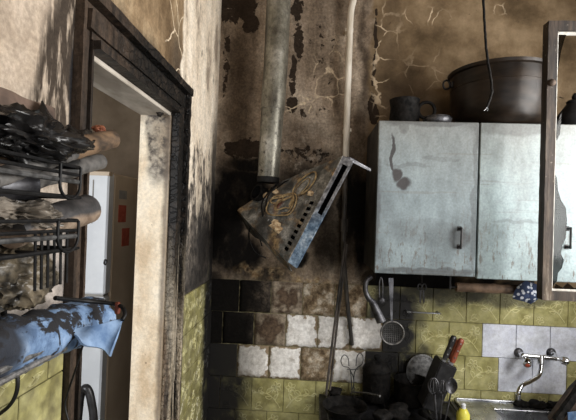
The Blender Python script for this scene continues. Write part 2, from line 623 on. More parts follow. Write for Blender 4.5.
        bm = bmesh.new()
        bm.from_mesh(me)
        bmesh.ops.recalc_face_normals(bm, faces=bm.faces)
        bm.to_mesh(me)
        bm.free()
        if smooth:
            me.polygons.foreach_set('use_smooth', [True] * len(me.polygons))
            try:
                me.set_sharp_from_angle(angle=math.radians(smooth if smooth > 1 else 40))
            except Exception:
                pass
        o = bpy.data.objects.new(name, me)
        C.objects.link(o)
        if parent is None:
            o.location = og
        else:
            o.parent = parent
        o['_o'] = tuple(og)
        return o


def thing(name, label, cat, loc, group=None):
    o = bpy.data.objects.new(name, None)
    C.objects.link(o)
    o.empty_display_size = .05
    o.location = loc
    o['_o'] = tuple(loc)
    o['label'] = label
    o['category'] = cat
    if group:
        o['group'] = group
    return o


def tag(o, label, cat, group=None):
    o['label'] = label
    o['category'] = cat
    if group:
        o['group'] = group
    return o


def struct(o, label=None):
    o['kind'] = 'structure'
    if label:
        o['label'] = label
    return o


def smooth_path(pts, n=6):
    """Catmull-Rom through the points"""
    P = [Vector(p) for p in pts]
    P = [P[0] * 2 - P[1]] + P + [P[-1] * 2 - P[-2]]
    out = []
    for i in range(1, len(P) - 2):
        for k in range(n):
            t = k / n
            a, b, c, d = P[i - 1], P[i], P[i + 1], P[i + 2]
            out.append(.5 * ((2 * b) + (c - a) * t + (2 * a - 5 * b + 4 * c - d) * t * t + (3 * b - a - 3 * c + d) * t ** 3))
    out.append(P[-2])
    return out


# ------------------------------------------------------------------ the room shell
T = .12
struct(MB().box((-2.6, YN - T, -.1), (XR + T, 3.0, 0)).build('floor', M['floor']), 'dirty dark kitchen floor')
struct(MB().box((-2.6, YN - T, ZC), (XR + T, 3.0, ZC + .1)).build('ceiling', M['ceiling']), 'smoke stained ceiling')
wall_back = struct(MB().box((XL, YB, 0), (XR + T, YB + T, ZC)).build('wall_back', M['wall_back']), 'burnt and peeling plaster wall behind the cooker')
wl = MB()
wl.box((XL - WT, YN, 0), (XL, DY0, ZC))
wl.box((XL - WT, DY1, 0), (XL, YB, ZC))
wl.box((XL - WT, DY0, DZ), (XL, DY1, ZC))
wall_left = struct(wl.build('wall_left', M['wall_left']), 'scorched plaster wall with the doorway')
wr = MB()
wr.box((XR, YN, 0), (XR + T, WY0, ZC)).box((XR, WY1, 0), (XR + T, YB, ZC))
wr.box((XR, WY0, 0), (XR + T, WY1, WZ0)).box((XR, WY0, WZ1), (XR + T, WY1, ZC))
struct(wr.build('wall_right', M['plaster']), 'smoked plaster wall with the window')
wn = MB()
wn.box((XL - WT, YN - T, 0), (.15, YN, ZC)).box((1.35, YN - T, 0), (XR + T, YN, ZC))
wn.box((.15, YN - T, 0), (1.35, YN, EZ - .4)).box((.15, YN - T, EZ + .6), (1.35, YN, ZC))  # opening added for the rear fill lamp
struct(wn.build('wall_near', M['plaster']), 'smoked plaster wall behind the camera')
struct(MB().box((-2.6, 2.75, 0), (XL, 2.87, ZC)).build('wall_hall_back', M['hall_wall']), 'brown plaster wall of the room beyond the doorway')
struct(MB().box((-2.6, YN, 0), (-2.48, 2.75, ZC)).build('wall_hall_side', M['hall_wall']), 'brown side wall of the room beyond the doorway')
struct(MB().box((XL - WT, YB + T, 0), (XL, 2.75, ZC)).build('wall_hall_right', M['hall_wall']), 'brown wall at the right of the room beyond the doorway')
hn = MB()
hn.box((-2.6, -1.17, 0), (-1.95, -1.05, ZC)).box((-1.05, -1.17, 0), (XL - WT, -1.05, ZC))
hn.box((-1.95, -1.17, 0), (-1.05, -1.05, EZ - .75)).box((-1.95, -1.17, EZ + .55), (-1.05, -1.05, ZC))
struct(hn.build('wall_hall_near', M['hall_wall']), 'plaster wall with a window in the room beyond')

# --- door casing and lining
door = bpy.data.objects.new('door_1', None)
C.objects.link(door)
door.location = (XL, DY1, 0)
door['_o'] = (XL, DY1, 0)
struct(door, 'charred wooden door casing around the open doorway')


def char_box(mb, a, b, seed, step=.03, amp=.004):
    """long box whose faces are uneven as charred wood is"""
    a, b = Vector(a), Vector(b)
    d = b - a
    n = [max(1, int(abs(d[k]) / step)) for k in range(3)]
    bm = bmesh.new()
    bmesh.ops.create_cube(bm, size=1)
    for k in range(3):
        if n[k] > 1:
            for i in range(1, n[k]):
                co = Vector((0, 0, 0))
                co[k] = -.5 + i / n[k]
                no = Vector((0, 0, 0))
                no[k] = 1
                bmesh.ops.bisect_plane(bm, geom=list(bm.verts) + list(bm.edges) + list(bm.faces), plane_co=co, plane_no=no)
    for v in bm.verts:
        p = Vector([a[k] + (v.co[k] + .5) * d[k] for k in range(3)])
        q = p * 30 + Vector((seed, seed * 2, 0))
        p += Vector((mnoise.noise(q), mnoise.noise(q + Vector((9, 0, 0))), mnoise.noise(q + Vector((0, 9, 0))))) * amp
        v.co = p
    mb._bm(bm)


def casing(y_in, y_out, seed, name='casing_side', pk=1.0):
    s = 1 if y_out > y_in else -1
    w = abs(y_out - y_in)
    top = DZ + .107
    m = MB()
    for (t0, t1, pr) in ((0, .16, .030), (.16, .30, .016), (.30, .66, .022), (.66, .78, .014), (.78, 1.0, .034)):
        a = (XL, y_in + s * w * t0, 0)
        b = (XL + pr * pk, y_in + s * w * t1, top if t1 > .7 else DZ + .107 * t1)
        char_box(m, [min(p, q) for p, q in zip(a, b)], [max(p, q) for p, q in zip(a, b)], seed, .022, .0025 if s > 0 else .001)
    return m.build(name, M['casing'], door)


casing(DY1, 1.455, 1.0)
casing(DY0, .785, 2.0, pk=.55)
m = MB()
for (t0, t1, pr) in ((0, .16, .032), (.16, .30, .018), (.30, .66, .024), (.66, .78, .016), (.78, 1.0, .038)):
    e = .012 + .0
    char_box(m, (XL, DY0 - .046 * t1, DZ + .108 * t0), (XL + pr * 1.02, DY1 + .11 * t1, DZ + .108 * t1), 5.0, .022, .0025)
m.build('casing_head', M['casing'], door)
MB().box((XL - WT - .004, DY1 - .012, 0), (XL + .004, DY1, DZ), .002).build('lining_side', M['lining'], door)
MB().box((XL - WT - .004, DY0, 0), (XL + .002, DY0 + .008, DZ), .002).build('lining_side', M['lining'], door)
MB().box((XL - WT - .004, DY0, DZ - .012), (XL + .004, DY1, DZ), .002).build('lining_head', M['soffit'], door)
# blistered scraps hanging where head and post of the casing meet
for k, (px, py, r) in enumerate(((165, 104, .016), (157, 98, .012), (172, 120, .014), (150, 92, .010), (160, 112, .012))):
    MB().crumple(atx(px, py, XL - .02), (r, r * 1.3, r), k + 3, .6, 3, 2).build('char_scrap', M['casing'], door)

# ------------------------------------------------------------------ tiles
TP = .148
TH = .008


def ribbon(m, pts, w, z):
    vs, fs = [], []
    n = len(pts)
    for i, p in enumerate(pts):
        a, b = pts[max(i - 1, 0)], pts[min(i + 1, n - 1)]
        dx, dy = b[0] - a[0], b[1] - a[1]
        l = math.hypot(dx, dy) or 1
        nx, ny = -dy / l * w / 2, dx / l * w / 2
        vs += [(p[0] + nx, p[1] + ny, z - .0018), (p[0] + nx * .5, p[1] + ny * .5, z), (p[0] - nx * .5, p[1] - ny * .5, z), (p[0] - nx, p[1] - ny, z - .0018)]
    for i in range(n - 1):
        for k in range(3):
            fs.append([i * 4 + k, i * 4 + k + 1, i * 4 + 5 + k, i * 4 + 4 + k])
    m.add(vs, fs)


def flower(m, cx, cy, R, z, petals=5, a0=0.0):
    for k in range(petals):
        a = a0 + 2 * math.pi * k / petals
        pts = []
        for t in range(9):
            th = 2 * math.pi * t / 8
            rr = R * .55 + R * .45 * math.cos(th)
            off = R * .30 * math.sin(th)
            pts.append((cx + rr * math.cos(a) - off * math.sin(a), cy + rr * math.sin(a) + off * math.cos(a)))
        ribbon(m, pts, .0042, z)
    ribbon(m, [(cx + R * .16 * math.cos(t * math.pi / 3), cy + R * .16 * math.sin(t * math.pi / 3)) for t in range(7)], .0034, z)


def leaf(m, x, y, a, L, z, bend=.4):
    for s in (1, -1):
        pts = []
        for t in range(5):
            u = t / 4
            w = s * L * .22 * math.sin(math.pi * u)
            aa = a + bend * u
            pts.append((x + L * u * math.cos(aa) - w * math.sin(aa), y + L * u * math.sin(aa) + w * math.cos(aa)))
        ribbon(m, pts, .0040, z)


def tile_mesh(name, variant, W=TP - .0025, H=.1475):
    m = MB()
    m.box((-W / 2, -H / 2, 0), (W / 2, H / 2, TH), .0012)
    if variant is not None:
        m.cur = 1
        z = TH + .0016
        rnd = random.Random(variant)
        f = -1 if variant % 2 else 1
        # curved stem with leaves
        st = [(f * (-.060 + .125 * t), -.055 + .085 * t + .022 * math.sin(t * 4.2)) for t in [i / 10 for i in range(11)]]
        ribbon(m, st, .0045, z)
        for i, (t, a, L) in enumerate(((2, 1.5, .034), (3, -.5, .030), (5, 1.9, .036), (6, -.2, .030), (8, 1.6, .032), (9, .0, .024))):
            x, y = st[t]
            leaf(m, x, y, a if f > 0 else math.pi - a, L + rnd.uniform(-.004, .004), z, .5 * f)
        flower(m, f * -.040, .040, .024, z, 5, rnd.random())
        if variant % 3 == 0:
            flower(m, f * .046, -.050, .018, z, 5, rnd.random())
        else:
            leaf(m, f * .02, -.06, .3 if f > 0 else math.pi - .3, .036, z)
            leaf(m, f * .03, -.035, -.4 if f > 0 else math.pi + .4, .030, z)
        s2 = [(f * (-.050 + .03 * t), .005 + .03 * math.sin(t * 3)) for t in [i / 5 for i in range(6)]]
        ribbon(m, s2, .0040, z)
    me = bpy.data.meshes.new(name)
    me.from_pydata([tuple(p) for p in m.v], [], m.f)
    me.materials.append(None)
    if variant is not None:
        me.materials.append(None)
        me.polygons.foreach_set('material_index', m.mi)
    me.update()
    return me


def rough_tile_mesh(name, seed, depth):
    W, H = TP - .004, .146
    n = 9
    vs, fs = [], []
    for j in range(n + 1):
        for i in range(n + 1):
            x, y = -W / 2 + W * i / n, -H / 2 + H * j / n
            e = min(i, j, n - i, n - j)
            q = Vector((x * 40 + seed * 5, y * 40, seed))
            z = depth + .0025 * mnoise.noise(q) - (.003 if e == 0 else 0)
            if e == 0:
                x += .003 * mnoise.noise(q * 2)
                y += .003 * mnoise.noise(q * 2 + Vector((3, 0, 0)))
            vs.append((x, y, max(z, .001)))
    w = n + 1
    for j in range(n):
        for i in range(n):
            fs.append([j * w + i, j * w + i + 1, (j + 1) * w + i + 1, (j + 1) * w + i])
    o = len(vs)
    rim = list(range(n + 1)) + [j * w + n for j in range(1, n + 1)] + [n * w + i for i in range(n - 1, -1, -1)] + [j * w for j in range(n - 1, 0, -1)]
    vs += [(vs[k][0], vs[k][1], 0) for k in rim]
    for k in range(len(rim)):
        l = (k + 1) % len(rim)
        fs.append([rim[l], rim[k], o + k, o + l])
    me = bpy.data.meshes.new(name)
    me.from_pydata(vs, [], fs)
    me.materials.append(None)
    me.polygons.foreach_set('use_smooth', [True] * len(me.polygons))
    me.update()
    return me


FLORAL = [tile_mesh('floral_tile_mesh', k) for k in range(4)]
PLAIN = tile_mesh('plain_tile_mesh', None)
ROUGH = [rough_tile_mesh('rough_tile_mesh', k, .006) for k in range(3)]
HALF = {}


def put_tile(parent, kind, loc, rot, k, cut=None):
    me = {'green': FLORAL[k % 4], 'olive': FLORAL[k % 4], 'white': PLAIN}.get(kind, ROUGH[k % 3])
    if cut:
        key = (round(cut, 3))
        if key not in HALF:
            HALF[key] = tile_mesh('cut_tile_mesh', None, W=cut - .0025)
        me = HALF[key]
    o = bpy.data.objects.new('tile', me)
    C.objects.link(o)
    o.parent = parent
    o.location = Vector(loc) - Vector(parent['_o'])
    o.rotation_euler = rot
    for i, s in enumerate(o.material_slots):
        s.link = 'OBJECT'
        if i == 1 and kind in ('green', 'olive'):
            s.material = M['tile_relief' if kind == 'green' else 'tile_olive']
        else:
            s.material = M['tile_' + kind]
    return o


X0 = -.402                       # a joint of the second row
ROWS = [(-.225, 0), (-.30, TP / 2), (-.45, 0), (-.60, TP / 2), (-.75, 0), (-.90, TP / 2), (-1.05, 0)]
KINDS = {0: ['char', 'char', 'smoked', 'tan', 'tan', 'green', 'green'],
         1: ['char', 'char', 'smoked', 'bisque', 'bisque', 'bisque', 'green', 'green'],
         2: ['olive', 'bisque', 'bisque', 'tan', 'bisque', 'green', 'green']}
rnd = random.Random(4)
for r, (zt, off) in enumerate(ROWS[1:]):
    c = 0
    x = X0 + off - TP
    while x < XR - .01:
        a, b = max(x, XL + .002), min(x + TP, XR - .002)
        if b - a > .02:
            zc = EZ + zt - .075
            kind = 'green'
            if r in KINDS and c < len(KINDS[r]):
                kind = KINDS[r][c]
            xc = (a + b) / 2
            if r == 1 and .78 < xc < 1.22:
                kind = 'white'
            if r == 2 and .85 < xc < 1.16:
                kind = 'white'
            cut = None if b - a > TP - .004 else b - a
            put_tile(wall_back, kind, (xc, YB, zc), (math.radians(90) + rnd.uniform(-.006, .006), 0, rnd.uniform(-.006, .006)), rnd.randrange(12), cut)
            c += 1
        x += TP
for r, (zt, off) in enumerate(ROWS):
    for (y0, y1) in ((-.3, .783), (1.46, YB - TH)):
        if r == 0 and y1 > 1:
            continue
        y = y0 - off
        while y < y1 - .01:
            a, b = max(y, y0), min(y + TP, y1)
            if b - a > .02:
                cut = None if b - a > TP - .004 else b - a
                to = put_tile(wall_left, 'green', (XL, (a + b) / 2, EZ + zt - (.0375 if r == 0 else .075)), (math.radians(90), 0, math.radians(90)), rnd.randrange(12), cut)
                if r == 0:
                    to.scale = (1, .49, 1)
            y += TP

# ------------------------------------------------------------------ object materials
def mat_door_panel(name, tint):
    g = G(name)
    n = g.noise(6, 6, .6, stretch=(1, 1, .6))
    lo = tuple(c * .72 for c in tint)
    col = g.ramp(n, [(.28, lo), (.52, tint), (.78, tuple(min(.9, c * 1.18) for c in tint))])
    # darker towards the top, brown specks, scratches
    film = g.mapr(g.axis(2, g.warp(5, .2)), EZ + .10, EZ + .42, 0, .6)
    col = g.mix(film, col, (.22, .20, .17))
    sp = g.mapr(g.noise(60, 5, .65, stretch=(1.2, 1, .35)), .56, .64)
    spz = g.math('MULTIPLY', sp, g.mapr(g.axis(2), EZ + .05, EZ - .18, .12, .9))
    col = g.mix(spz, col, (.10, .075, .055))
    line = g.mapr(g.noise(40, 3, .5, stretch=(.06, 1, 1.6)), .64, .68, 0, .35)
    col = g.mix(line, col, (.16, .15, .13))
    mark = g.blobs([B(393, 155, 2.2, 26, .95, 1.66), B(396, 174, 7, 9, .98, 1.66), B(404, 183, 9, 7, .98, 1.66), B(459, 238, 14, 14, .6, 1.66), B(408, 165, 28, 3, .28, 1.66), B(440, 158, 24, 2.6, .25, 1.66),
                    B(404, 128, 5, 5, .3, 1.66), B(425, 232, 45, 16, .22, 1.66), B(515, 128, 60, 10, .4, 1.66), B(520, 222, 30, 2, .3, 1.66), B(430, 272, 60, 5, .6, 1.66), B(373, 200, 9, 90, .6, 1.66), B(475, 200, 4, 90, .4, 1.66), B(430, 122, 60, 6, .5, 1.66)], vec=g.warp(16, .045), inner=.6)
    col = g.mix(mark, col, (.035, .030, .030))
    col = g.grain(g.grain(col, 120, .85, 1.12), 20, .84, 1.12, (1, 1, .5))
    return g.done(col, g.mapr(n, .3, .7, .3, .5), 0, g.noise(40, 4), .12, .002)


M['door_a'] = mat_door_panel('smoked_pale_blue_door', (.225, .28, .30))
M['door_b'] = mat_door_panel('pale_turquoise_door', (.28, .355, .37))
M['carcass'] = simple('smoked_carcass', (.012, .011, .011), (.04, .037, .036), 12, .8)
M['black_iron'] = simple('black_iron', (.008, .008, .009), (.03, .028, .028), 60, .45, .3)
M['wire_black'] = simple('black_coated_wire', (.003, .003, .003), (.010, .010, .011), 80, .5, 0, spec=.25)
M['bar_grey'] = simple('scratched_grey_bar', (.035, .035, .035), (.12, .12, .12), 60, .5, .4)
M['bar_light'] = simple('worn_grey_rail', (.07, .07, .07), (.26, .25, .24), 70, .4, .4)
M['soot_metal'] = simple('sooty_pot_metal', (.007, .0045, .003), (.024, .016, .0105), 9, .38, .1, .15, stretch=(1, 1, 3), spec=.3, rvar=.1)
M['soot_black'] = simple('soot_black', (.003, .003, .003), (.014, .013, .013), 30, .7, 0, .5, .004, spec=.25)
M['burnt_black'] = simple('burnt_black_crust', (.002, .002, .002), (.014, .0125, .0115), 40, .75, 0, .9, .006, spec=.15, rvar=.15)
M['steel'] = simple('stained_steel', (.30, .31, .33), (.55, .56, .58), 14, .30, .9, .08, rvar=.1)
M['steel_dark'] = simple('tarnished_steel', (.035, .035, .04), (.14, .14, .15), 30, .45, .7, .2, rvar=.12)
M['chrome'] = simple('chrome', (.55, .56, .58), (.72, .73, .75), 20, .16, 1.0, 0)
M['cream_pipe'] = simple('cream_painted_pipe', (.58, .52, .42), (.80, .75, .66), 25, .55, 0, .3, stretch=(1, 1, .3))
M['sooty_pipe'] = simple('sooty_pipe', (.015, .013, .011), (.09, .075, .06), 25, .6, 0, .5, stretch=(1, 1, .3))
M['hose'] = simple('charred_hose', (.02, .018, .016), (.12, .10, .085), 40, .7, 0, .6, stretch=(1, 1, .3))


def mat_flue():
    g = G('sooty_galvanised_flue')
    n = g.noise(9, 6, .65, stretch=(1, 1, .5))
    col = g.ramp(n, [(.3, (.09, .083, .066)), (.55, (.22, .21, .17)), (.75, (.36, .345, .30))])
    sp = g.mapr(g.noise(46, 5, .7), .55, .64)
    lo = g.mapr(g.axis(2, g.warp(9, .2)), EZ + .75, EZ + .25, .25, 1.0)
    col = g.mix(g.math('MULTIPLY', sp, lo), col, (.035, .03, .025))
    return g.done(g.grain(col, 60, .7, 1.2), g.mapr(n, .3, .7, .28, .5), .5, n, .3, .002)


def mat_hood():
    g = G('burnt_hood_enamel')
    n = g.noise(16, 6, .65)
    col = g.ramp(n, [(.3, (.045, .046, .043)), (.52, (.15, .148, .135)), (.75, (.34, .33, .30))])
    rust = g.mapr(g.noise(12, 5, .6), .52, .60)
    col = g.mix(g.math('MULTIPLY', rust, .7), col, g.ramp(g.noise(40, 3), [(.3, (.10, .05, .022)), (.7, (.34, .22, .09))]))
    red = g.blobs([(tuple(at(278, 206, 1.8)), (.035, .3, .04), .8)])
    col = g.mix(red, col, (.22, .06, .025))
    dk = g.blobs([(tuple(at(262, 225, 1.8)), (.07, .3, .10), .8), (tuple(at(285, 190, 1.85)), (.05, .3, .04), .9)])
    col = g.mix(dk, col, (.012, .011, .010))
    fl = g.math('MULTIPLY', g.mapr(g.noise(38, 4), .60, .64), g.blobs([(tuple(at(262, 208, 1.8)), (.07, .3, .07), .9), (tuple(at(305, 200, 1.75)), (.14, .3, .2), .35)]))
    col = g.mix(fl, col, (.55, .55, .54))
    col = g.grain(g.grain(col, 120, .6, 1.3), 40, .65, 1.3)
    return g.done(col, .5, .25, g.math('ADD', n, fl), .8, .006)


def mat_lip():
    g = G('blue_grey_hood_lip')
    n = g.noise(30, 5, .6)
    grey = g.ramp(n, [(.3, (.08, .08, .085)), (.7, (.24, .24, .25))])
    blue = g.ramp(n, [(.3, (.07, .12, .19)), (.6, (.22, .30, .39)), (.85, (.5, .55, .6))])
    k = g.mapr(g.axis(2, g.warp(9, .06)), EZ + .06, EZ - .03)
    return g.done(g.grain(g.mix(k, grey, blue), 60, .65, 1.2), .4, .4, n, .3)


M['flue'] = mat_flue()
M['hood'] = mat_hood()
M['lip'] = mat_lip()
M['void'] = simple('deep_black', (.001, .001, .001), (.002, .002, .002), 10, 1.0, 0, 0, spec=0.0)
M['ochre_wire'] = simple('burnt_ochre_wire', (.16, .10, .045), (.50, .37, .19), 40, .6, .2, .5)
M['ash'] = simple('tan_ash_lump', (.28, .17, .08), (.62, .48, .30), 60, .9, 0, .8)


def mat_weathered():
    g = G('weathered_sash_wood')
    n = g.noise(26, 6, .65, stretch=(1, 1, .12))
    col = g.ramp(n, [(.30, (.010, .006, .004)), (.55, (.04, .026, .017)), (.75, (.10, .073, .05)), (.92, (.36, .31, .25))])
    w = g.mapr(g.noise(60, 4), .66, .72)
    col = g.mix(g.math('MULTIPLY', w, .5), col, (.36, .31, .25))
    return g.done(g.grain(col, 130, .7, 1.2, (1, 1, .3)), .7, 0, n, .7, .005)


M['sash'] = mat_weathered()
M['putty'] = simple('pale_putty', (.38, .36, .32), (.62, .60, .55), 40, .8)


def mat_glass():
    g = G('sooty_broken_glass')
    b = g.b
    b.inputs['Base Color'].default_value = (.12, .12, .118, 1)
    b.inputs['Roughness'].default_value = .12
    b.inputs['Transmission Weight'].default_value = 1.0
    b.inputs['IOR'].default_value = 1.25
    return g.m


M['glass'] = mat_glass()
M['white_enamel'] = simple('white_enamel', (.66, .69, .72), (.76, .79, .82), 7, .35, 0, .05)
M['fridge_side'] = simple('yellowed_fridge_side', (.58, .46, .33), (.68, .56, .42), 5, .5, 0, .05)
M['red_print'] = simple('red_sticker', (.42, .07, .04), (.55, .12, .07), 50, .5, 0, 0)
M['gasket'] = simple('grey_gasket', (.25, .24, .22), (.35, .33, .30), 30, .7, 0, 0)
M['black_plastic'] = simple('black_plastic', (.010, .010, .011), (.03, .03, .032), 40, .35, 0, .2)
M['melted'] = simple('melted_black_plastic', (.002, .002, .002), (.014, .013, .013), 22, .3, 0, .5, .004, spec=.4, rvar=.12)
M['brown_paper'] = simple('scorched_brown_paper', (.035, .024, .018), (.15, .10, .075), 12, .85)
M['cardboard'] = simple('scorched_cardboard_roll', (.022, .014, .009), (.20, .125, .07), 14, .8, 0, .3, stretch=(1, 1, 2))
M['grey_roll'] = simple('grey_plastic_roll', (.03, .03, .03), (.17, .16, .15), 18, .5, 0, .3)


def mat_half_roll():
    g = G('half_charred_roll')
    n = g.noise(20, 5, .65)
    a = g.ramp(n, [(.3, (.015, .015, .016)), (.7, (.07, .065, .065))])
    b = g.ramp(n, [(.3, (.16, .11, .075)), (.7, (.40, .31, .23))])
    zz = atx(70, 215, -.40)
    z = g.math('SUBTRACT', g.axis(2, g.warp(20, .015)), g.math('MULTIPLY', g.math('SUBTRACT', g.axis(1), zz.y), .16))
    zz = atx(70, 215, -.40)
    k = g.mapr(z, zz.z - .004, zz.z + .004)
    return g.done(g.mix(k, b, a), .6, 0, n, .4)


M['half_roll'] = mat_half_roll()
M['clear_bag'] = simple('dusty_clear_bag', (.03, .025, .02), (.22, .19, .155), 16, .4, 0, .5, .004, rvar=.15)
M['khaki_bag'] = simple('khaki_crumpled_bag', (.012, .010, .007), (.19, .155, .105), 22, .4, 0, .7, .006, rvar=.15)


def mat_blue():
    g = G('scorched_blue_towel')
    n = g.noise(38, 6, .75, stretch=(1, .6, 1))
    col = g.ramp(g.noise(34, 5, .6), [(.3, (.08, .14, .255)), (.55, (.17, .27, .44)), (.8, (.30, .41, .59))])
    cz = g.math('MULTIPLY', g.cracks(26, .16, g.warp(12, .12)), g.mapr(g.noise(16, 3), .42, .56))
    bl = g.mapr(g.math('ADD', g.math('ADD', n, g.math('MULTIPLY', cz, .2)), g.mapr(g.axis(2), atx(40, 335, -.39).z, atx(40, 305, -.39).z, -.05, .13)), .54, .62)
    col = g.mix(bl, col, (.012, .012, .015))
    p = atx(8, 345, -.36)
    dk = g.blob((p.x, p.y - .02, p.z), (.3, .07, .3), .95)
    col = g.mix(dk, col, (.012, .012, .015))
    return g.done(col, .9, 0, g.noise(140, 3), .5, .003)


M['blue'] = mat_blue()
M['blue_rag'] = simple('pale_blue_rag', (.10, .18, .33), (.26, .38, .57), 26, .9, 0, .5, .003)
M['red_wood'] = simple('red_brown_handle', (.14, .03, .014), (.30, .075, .035), 40, .45, 0, .2, stretch=(1, 1, .3))
M['yellow'] = simple('yellow_plastic', (.60, .55, .05), (.75, .70, .12), 20, .4, 0, 0)
M['rail_brown'] = simple('burnt_paper_roll', (.05, .03, .018), (.26, .17, .11), 14, .7, 0, .3)
M['char_wood'] = simple('charred_board', (.008, .007, .006), (.09, .055, .035), 16, .7, 0, .8, .005)
M['cooker'] = simple('burnt_cooker_enamel', (.004, .004, .005), (.022, .022, .025), 18, .55, 0, .3, spec=.3, rvar=.15)


def mat_dots():
    g = G('navy_cloth_with_white_dots')
    v = g.new('ShaderNodeTexVoronoi', feature='F1')
    g.put(v.inputs['Vector'], g.pos)
    v.inputs['Scale'].default_value = 62
    k = g.mapr(v.outputs['Distance'], .40, .34)
    return g.done(g.mix(k, (.035, .055, .12), (.62, .66, .72)), .9, 0, g.noise(60, 3), .3)


M['dots'] = mat_dots()

# ------------------------------------------------------------------ wall cabinets
CF = 1.66                                        # front plane of the doors
ctop = at(430, 122, CF).z
cbot = at(425, 274, CF).z
cx0, cx1 = at(376, 200, CF).x, at(478, 200, CF).x
cx2 = cx1 + (cx1 - cx0) + .01


def cabinet(x0, x1, label, dmat, dz, hx):
    t = thing('wall_cabinet', label, 'cabinet', ((x0 + x1) / 2, YB - .1, cbot), 'wall cabinets')
    e = .001
    b = MB()
    yb = YB - .0005
    b.box((x0 + e, CF + .018, cbot), (x0 + .017, yb, ctop), .001)
    b.box((x1 - .017, CF + .018, cbot), (x1 - e, yb, ctop), .001)
    b.box((x0 + .017, CF + .018, cbot), (x1 - .017, yb, cbot + .016))
    b.box((x0 + .017, CF + .018, ctop - .016), (x1 - .017, yb, ctop))
    b.box((x0 + .017, yb - .006, cbot + .016), (x1 - .017, yb, ctop - .016))
    b.build('body', M['carcass'], t)
    MB().box((x0 + .017, CF + .03, (cbot + ctop) / 2), (x1 - .017, yb - .006, (cbot + ctop) / 2 + .016)).build('shelf', M['carcass'], t)
    d = MB().box((x0 + .002, CF, cbot - .004 - dz), (x1 - .002, CF + .0175, ctop + .002), .0025).build('door', dmat, t)
    hz = at(hx, 238, CF - .02).z
    hxx = at(hx, 238, CF - .02).x
    h = MB()
    h.tube([(hxx, CF - .024, hz - .040), (hxx, CF - .024, hz + .040)], .0042, 8)
    for s in (-1, 1):
        h.tube([(hxx, CF + .001, hz + s * .034), (hxx, CF - .024, hz + s * .034)], .0048, 8)
        h.box((hxx - .008, CF - .002, hz + s * .034 - .009), (hxx + .008, CF + .001, hz + s * .034 + .009), .001)
    h.build('handle', M['black_iron'], d, smooth=35)
    for z in (ctop - .09, cbot + .09):
        MB().tube([(x0 + .012, CF + .004, z - .025), (x0 + .012, CF + .004, z + .025)], .004, 8).build('hinge', M['black_iron'], d)
    return t


cabinet(cx0, cx1 - .001, 'pale smoked wall cabinet with a black scorch mark on its door', M['door_a'], 0, 461)
cabinet(cx1 + .001, cx2, 'cleaner pale turquoise wall cabinet partly behind the open window sash', M['door_b'], .006, 570)

# ------------------------------------------------------------------ things on the cabinets
pc = at(498, 122, 1.80)
pc.z = ctop + .002
ptop = at(498, 58, 1.62).z
hp = ptop - pc.z
t = thing('cauldron', 'large dark sooty cauldron with ring handles standing on the wall cabinets', 'pot', tuple(pc))
Rp = .194
prof = [(.02, 0), (.118, 0), (.150, .012), (.172, .04), (.184, .085), (.188, hp * .75), (.190, hp * .93), (.198, hp * .95), (.200, hp), (.192, hp), (.186, hp * .93), (.180, .09), (.166, .045), (.14, .02), (.02, .012)]
MB().lathe(prof, pc, n=56).build('body', M['soot_metal'], t, smooth=50)
for zz in (hp * .70,):
    MB().lathe([(.1875, zz), (.1888, zz + .002), (.1875, zz + .004)], pc, n=56, caps=False).build('band', M['soot_metal'], t, smooth=50)
for s in (-1, 1):
    c0 = pc + Vector((s * .204, 0, hp * .80))
    rp = []
    for k in range(14):
        a = 2 * math.pi * k / 14
        rp.append(c0 + Vector((s * .015 * (1 + math.cos(a)) - s * .008, -.004 * math.cos(a), .019 * math.sin(a))))
    h = MB().tube(rp, .0042, 8, closed=True).build('handle', M['black_iron'], t, smooth=50)
    MB().box(c0 + Vector((-s * .016 - .006, -.012, -.012)), c0 + Vector((-s * .016 + .006, .012, .012)), .002).build('lug', M['black_iron'], h)

# small charred mug with ring handle
q = at(404, 122, 1.80)
q.z = ctop + .002
t = thing('charred_mug', 'small charred pot with a round ring handle on the cabinet top', 'pot', tuple(q))
MB().lathe([(.01, 0), (.058, 0), (.062, .01), (.060, .05), (.056, .09), (.062, .118), (.058, .12), (.052, .09), (.055, .05), (.05, .01), (.01, .008)], q, n=28).build('body', M['burnt_black'], t, smooth=50)
hc = q + Vector((.090, 0, .078))
MB().tube([hc + Vector((.034 * math.cos(a), 0, .034 * math.sin(a))) for a in [2 * math.pi * k / 20 for k in range(20)]], .0075, 8, closed=True).build('handle', M['burnt_black'], t, smooth=50)
# little bowl
q = at(437, 122, 1.74)
q.z = ctop + .002
t = thing('small_bowl', 'small dull metal dish beside the cauldron on the cabinet top', 'dish', tuple(q))
MB().lathe([(.005, .0), (.040, 0), (.052, .008), (.056, .028), (.050, .036), (.047, .034), (.05, .026), (.045, .012), (.005, .008)], q, n=32).build('body', M['steel_dark'], t, smooth=50)
MB().lathe([(.054, .027), (.0575, .029), (.054, .032)], q, n=32, caps=False).build('rim', M['steel_dark'], t, smooth=60)
# dark bottle-necked kettle at the far right
q = at(575, 122, 1.78)
q.z = ctop + .002
t = thing('black_kettle', 'black soot covered kettle on the cabinet top behind the window sash', 'kettle', tuple(q))
MB().lathe([(.005, 0), (.068, 0), (.074, .02), (.066, .06), (.042, .095), (.03, .112), (.034, .118), (.028, .124), (.005, .128)], q, n=28).build('body', M['soot_black'], t, smooth=50)
MB().lathe([(.004, .126), (.012, .128), (.014, .14), (.008, .152), (.002, .155)], q, n=16).build('knob', M['soot_black'], t, smooth=50)
MB().tube(smooth_path([q + Vector((.05, 0, .05)), q + Vector((.085, 0, .07)), q + Vector((.10, 0, .115))], 5), [.014, .012, .012, .011, .010, .009, .009, .008, .008, .007, .007], 10).build('spout', M['soot_black'], t, smooth=50)

